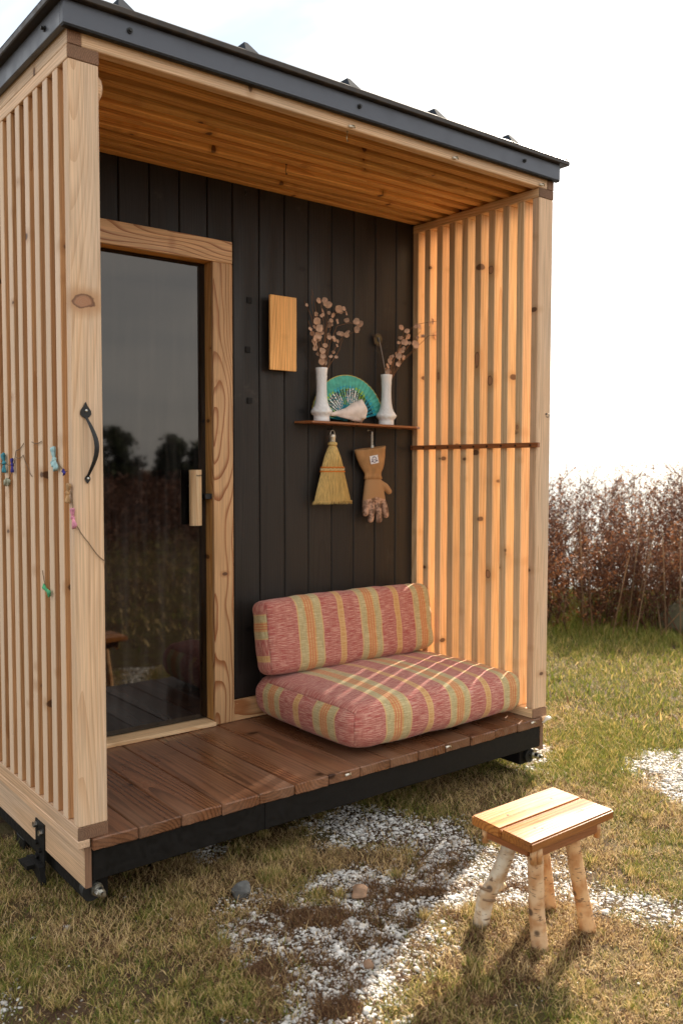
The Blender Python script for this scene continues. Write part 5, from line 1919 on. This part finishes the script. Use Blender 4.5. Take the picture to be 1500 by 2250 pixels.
# little green tufts in the gravel
tx, ty = [], []
for (cx, cy, rad, k) in ((0.653, -0.279, 0.022, 260), (0.70, -0.323, 0.014, 120), (0.81, -0.583, 0.014, 130), (0.261, -0.34, 0.03, 200), (0.019, -0.513, 0.03, 260), (0.93, -0.33, 0.02, 120), (0.60, -0.10, 0.05, 520), (0.95, -0.66, 0.05, 420), (0.68, 0.02, 0.05, 400)):
    a_ = r.uniform(0, 2 * PI, k)
    q = rad * np.sqrt(r.random(k))
    tx.append(cx + q * np.cos(a_))
    ty.append(cy + q * np.sin(a_))
for _ in range(170):                        # stronger clumps standing out of the turf
    cx, cy = r.uniform(-0.7, 2.6), r.uniform(-1.4, 0.3)
    if gravel_mask(np.array([cx]), np.array([cy]))[0] > 0.35:
        continue
    k = int(r.uniform(40, 150))
    a_ = r.uniform(0, 2 * PI, k)
    q = r.uniform(0.012, 0.05) * np.sqrt(r.random(k))
    tx.append(cx + q * np.cos(a_))
    ty.append(cy + q * np.sin(a_))
x, y = np.concatenate(tx), np.concatenate(ty)
blades('grass_tufts', x, y, r.uniform(0.018, 0.05, len(x)) * np.clip(0.4 + fnoise(x, y, 6, 12), 0.5, 1.3), r.uniform(0.0014, 0.0026, len(x)), r.uniform(0.42, 0.98, len(x)), r.uniform(0.25, 0.9, len(x)), 19, 'small green tufts standing out of gravel and turf', 'grass', M['grass'])
# lawn beyond, towards the scrub
n = 420000
s_ = r.uniform(2.6, 9.2, n)
lat = r.uniform(-0.75, 0.75, n) * s_
x = CAM[0] + s_ * (-_sy) + lat * _cy
y = CAM[1] + s_ * _cy + lat * _sy
pxx, pyy, pz = project(np.stack([x, y, np.full(n, GZ)], 1))
ok = (pxx > 1080) & (pxx < 1700) & (pyy < 1800) & ~((x < 2.02) & (x > 0.1) & (y > 0.02) & (y < 2.9))
x, y, s_ = x[ok], y[ok], s_[ok]
ok = r.random(len(x)) < (1 - 0.97 * gravel_mask(x, y)) * np.clip(0.3 + 1.3 * fnoise(x, y, 4, 61), 0.2, 1)
x, y, s_ = x[ok][:95000], y[ok][:95000], s_[ok][:95000]
t, isg = lawn_tint(x, y, r)
tall = np.clip((s_ - 5.9) / 1.2, 0, 1)
h = r.uniform(0.022, 0.055, len(x)) * (1 + 4.5 * tall * np.clip(fnoise(x, y, 3.5, 90) - 0.25, 0, 1))
blades('far_lawn_grass', x, y, h, r.uniform(0.0025, 0.005, len(x)), np.where(r.random(len(x)) < tall * 0.75, r.uniform(0.7, 1, len(x)), t), np.where(isg, 0.7, 1.05) * (1 - 0.6 * tall), 8, 'greener lawn running back to the dry scrub', 'grass', M['grass'])
# thin cover over the rest of the place
n = 60000
x, y = r.uniform(-9, 9, n), r.uniform(-12, 8, n)
ok = ~((x > 0.05) & (x < 2.05) & (y > 0.0) & (y < 2.9)) & ~((x > -0.9) & (x < 2.9) & (y > -1.75) & (y < 0.6))
s_ = (x - CAM[0]) * (-_sy) + (y - CAM[1]) * _cy
ok &= s_ < 9.3
x, y = x[ok], y[ok]
t, isg = lawn_tint(x, y, r)
blades('open_lawn_grass', x, y, r.uniform(0.04, 0.09, len(x)), r.uniform(0.006, 0.012, len(x)), t, np.where(isg, 0.5, 0.85), 12, 'thin grass over the open ground around the cabin', 'grass', M['grass'])


# ================================================================== SCRUB BEHIND
def frame_pt(s, lat):
    return CAM[0] + s * (-_sy) + lat * _cy, CAM[1] + s * _cy + lat * _sy


r = np.random.default_rng(77)
mbV, mbT, tints = [], [], []
quadsV, quadsT = [], []


def add_strip(p0, p1, w0, w1, tint):
    """three-sided tapering twig between two arrays of points"""
    d = p1 - p0
    d = d / (np.linalg.norm(d, axis=1, keepdims=True) + 1e-9)
    ref = np.where(np.abs(d[:, 2:3]) < 0.9, np.array([[0, 0, 1.0]]), np.array([[1.0, 0, 0]]))
    a_ = np.cross(d, ref)
    a_ /= np.linalg.norm(a_, axis=1, keepdims=True)
    b_ = np.cross(a_, d)
    V = []
    for p, w in ((p0, w0), (p1, w1)):
        for k in range(3):
            th = 2 * PI * k / 3
            V.append(p + (a_ * math.cos(th) + b_ * math.sin(th)) * w[:, None])
    V = np.stack(V, 1).reshape(-1, 3)
    quadsV.append(V)
    quadsT.append(np.repeat(tint, 6))


NS = 1250
s0 = r.uniform(6.9, 9.4, NS)
lat0 = r.uniform(-0.3, 0.62, NS) * s0
x0, y0 = frame_pt(s0, lat0)
z0 = np.full(NS, GZ - 0.02)
top = (0.86 + 0.58 * fnoise(x0, y0, 1.1, 5) + r.uniform(-0.12, 0.22, NS)) * np.clip((s0 - 6.6) / 0.9, 0.55, 1.0)
p = np.stack([x0, y0, z0], 1)
twigs0, twigs1 = [], []
for seg in range(4):
    hgt = top / 4
    nxt = p + np.stack([r.normal(0, 0.045, NS), r.normal(0, 0.045, NS), hgt], 1)
    add_strip(p, nxt, 0.006 * (1 - seg * 0.2) * np.ones(NS), 0.006 * (0.8 - seg * 0.19) * np.ones(NS), r.choice([0.12, 0.25, 0.3, 0.7], NS))
    for q in range(5 if seg else 2):
        f = r.random((NS, 1))
        a_ = p * (1 - f) + nxt * f
        ang = r.uniform(0, 2 * PI, NS)
        L_ = r.uniform(0.08, 0.28, NS)
        b_ = a_ + np.stack([np.cos(ang) * L_ * 0.7, np.sin(ang) * L_ * 0.7, L_ * r.uniform(0.1, 0.9, NS)], 1)
        add_strip(a_, b_, np.full(NS, 0.0026), np.full(NS, 0.0013), r.uniform(0.02, 0.4, NS))
        twigs0.append(a_)
        twigs1.append(b_)
    p = nxt
# long leaning pale canes
NC = 42
s0 = r.uniform(6.7, 7.4, NC)
lat0 = r.uniform(0.2, 0.45, NC) * s0
x0, y0 = frame_pt(s0, lat0)
a_ = np.stack([x0, y0, np.full(NC, GZ)], 1)
b_ = a_ + np.stack([r.normal(0, 0.22, NC), r.normal(0, 0.22, NC), r.uniform(0.4, 0.95, NC)], 1)
add_strip(a_, b_, np.full(NC, 0.006), np.full(NC, 0.003), r.choice([0.74, 0.76, 0.7, 0.3], NC))
V = np.concatenate(quadsV)
ns = len(V) // 6
i0 = np.arange(ns) * 6
Q = np.concatenate([np.stack([i0 + k, i0 + (k + 1) % 3, i0 + 3 + (k + 1) % 3, i0 + 3 + k], 1) for k in range(3)])
# dry leaves and seed heads on the twigs
t0, t1 = np.concatenate(twigs0), np.concatenate(twigs1)
NLV = 215000
k = r.integers(0, len(t0), NLV)
f = r.random((NLV, 1)) * 1.1
c_ = t0[k] * (1 - f) + t1[k] * f + r.normal(0, 0.015, (NLV, 3))
hgt = (c_[:, 2] - GZ)
keep = r.random(NLV) < np.clip(1.35 - hgt * 0.85, 0.12, 1)
c_, hgt = c_[keep], hgt[keep]
nl = len(c_)
e1 = r.normal(0, 1, (nl, 3))
e1 /= np.linalg.norm(e1, axis=1, keepdims=True)
e2 = np.cross(e1, r.normal(0, 1, (nl, 3)))
e2 /= np.linalg.norm(e2, axis=1, keepdims=True)
sz = r.uniform(0.006, 0.016, nl)[:, None]
LV = np.stack([c_ - e1 * sz, c_ - e2 * sz * 0.55, c_ + e1 * sz, c_ + e2 * sz * 0.55], 1).reshape(-1, 3)
lt_ = np.where(r.random(nl) < 0.05, r.uniform(0.93, 1, nl), np.where(fnoise(c_[:, 0], c_[:, 1] + c_[:, 2], 2.2, 8) > 0.53, r.uniform(0.35, 0.66, nl), r.uniform(0.0, 0.42, nl)))
lt_ = np.where((hgt < 0.35) & (r.random(nl) < 0.3), 0.9, lt_)
j0 = len(V) + np.arange(nl) * 4
LQ = np.stack([j0, j0 + 1, j0 + 2, j0 + 3], 1)
me = np_mesh('scrub', np.concatenate([V, LV]), [Q, LQ])
add_tint(me, np.concatenate([np.concatenate(quadsT), np.repeat(lt_, 4)]))
sc_ = link('dry_scrub', me, mat=M['scrub'])
tag(sc_, 'dense thicket of dry brown brush behind the lawn', 'scrub', kind='stuff')


# ================================================================== TREES (behind the camera, mirrored in the door)
def tree(name, x, y, hgt, crown, label, seed):
    r = np.random.default_rng(seed)
    root = empty(name, (x, y, GZ))
    tag(root, label, 'tree', 'trees mirrored in the door glass')
    mb = MB()
    mb.tube([(x, y, GZ - 0.05), (x + 0.05, y, GZ + hgt * 0.35), (x - 0.02, y + 0.06, GZ + hgt * 0.7), (x, y, GZ + hgt * 0.95)], [0.10, 0.075, 0.045, 0.012], 9)
    for k in range(9):
        a_ = r.uniform(0, 2 * PI)
        z = GZ + hgt * r.uniform(0.15, 0.8)
        L_ = crown * r.uniform(0.5, 0.95) * (1.1 - (z - GZ) / hgt * 0.7)
        mb.tube([(x, y, z), (x + math.cos(a_) * L_ * 0.5, y + math.sin(a_) * L_ * 0.5, z + L_ * 0.25), (x + math.cos(a_) * L_, y + math.sin(a_) * L_, z + L_ * 0.4)], [0.035, 0.022, 0.008], 6)
    mb.build('trunk', M['bark'], root, (x, y, GZ))
    n = 5200
    ncl = 46
    ct_ = []
    for k in range(ncl):
        u = r.random()
        z = GZ + hgt * (0.06 + 0.90 * u)
        rad = crown * (1.0 - 0.75 * u ** 1.6) * math.sqrt(r.random())
        a_ = r.uniform(0, 2 * PI)
        ct_.append((x + rad * math.cos(a_), y + rad * math.sin(a_), z, r.uniform(0.16, 0.34) * crown * 0.8))
    ct_ = np.array(ct_)
    kk = r.integers(0, ncl, n)
    c_ = ct_[kk, :3] + r.normal(0, 0.5, (n, 3)) * ct_[kk, 3:4]
    e1 = r.normal(0, 1, (n, 3))
    e1 /= np.linalg.norm(e1, axis=1, keepdims=True)
    e2 = np.cross(e1, r.normal(0, 1, (n, 3)))
    e2 /= np.linalg.norm(e2, axis=1, keepdims=True)
    s_ = r.uniform(0.04, 0.10, n)[:, None]
    c_[:, 2] = np.maximum(c_[:, 2], GZ + 0.05)
    c_ -= np.array([[x, y, GZ]])
    V = np.stack([c_ - e1 * s_, c_ - e2 * s_ * 0.5, c_ + e1 * s_, c_ + e2 * s_ * 0.5], 1).reshape(-1, 3)
    i0 = np.arange(n) * 4
    me = np_mesh('crown', V, [np.stack([i0, i0 + 1, i0 + 2, i0 + 3], 1)])
    add_tint(me, np.repeat(r.random(n), 4))
    o = link('crown', me, root, (x, y, GZ), None, M['needle'])
    return root


tree('evergreen_tree', 6.75, -15.6, 2.55, 1.15, 'dark bushy evergreen mirrored at the post side of the door glass', 1)
tree('evergreen_tree', 7.9, -15.9, 2.30, 0.75, 'dark evergreen mirrored just beside the bushiest one in the door glass', 2)
tree('evergreen_tree', 9.05, -15.2, 2.15, 0.62, 'ragged evergreen with an upright tip mirrored above the door handle', 3)
tree('evergreen_tree', 9.75, -14.9, 1.85, 0.8, 'low dark evergreen mirrored at the latch side of the door glass', 4)
# low brush between and in front of the trees
r = np.random.default_rng(99)
n = 30000
bx, by = r.uniform(1.5, 13, n), r.uniform(-17.5, -6.5, n)
bz = GZ + r.random(n) ** 1.4 * (0.75 + 0.7 * fnoise(bx, by, 0.8, 3))
c_ = np.stack([bx, by, bz], 1)
e1 = r.normal(0, 1, (n, 3))
e1 /= np.linalg.norm(e1, axis=1, keepdims=True)
e2 = np.cross(e1, r.normal(0, 1, (n, 3)))
e2 /= np.linalg.norm(e2, axis=1, keepdims=True)
s_ = np.interp(-by, [6, 16], [0.016, 0.09])[:, None] * r.uniform(0.6, 1.3, (n, 1))
V = np.stack([c_ - e1 * s_, c_ - e2 * s_ * 0.5, c_ + e1 * s_, c_ + e2 * s_ * 0.5], 1).reshape(-1, 3)
i0 = np.arange(n) * 4
me = np_mesh('brush', V, [np.stack([i0, i0 + 1, i0 + 2, i0 + 3], 1)])
add_tint(me, np.repeat(r.random(n) * 0.3, 4))
br_ = link('low_brush', me, mat=M['scrub'])
tag(br_, 'low brown brush mirrored in the lower door glass', 'brush', kind='stuff')
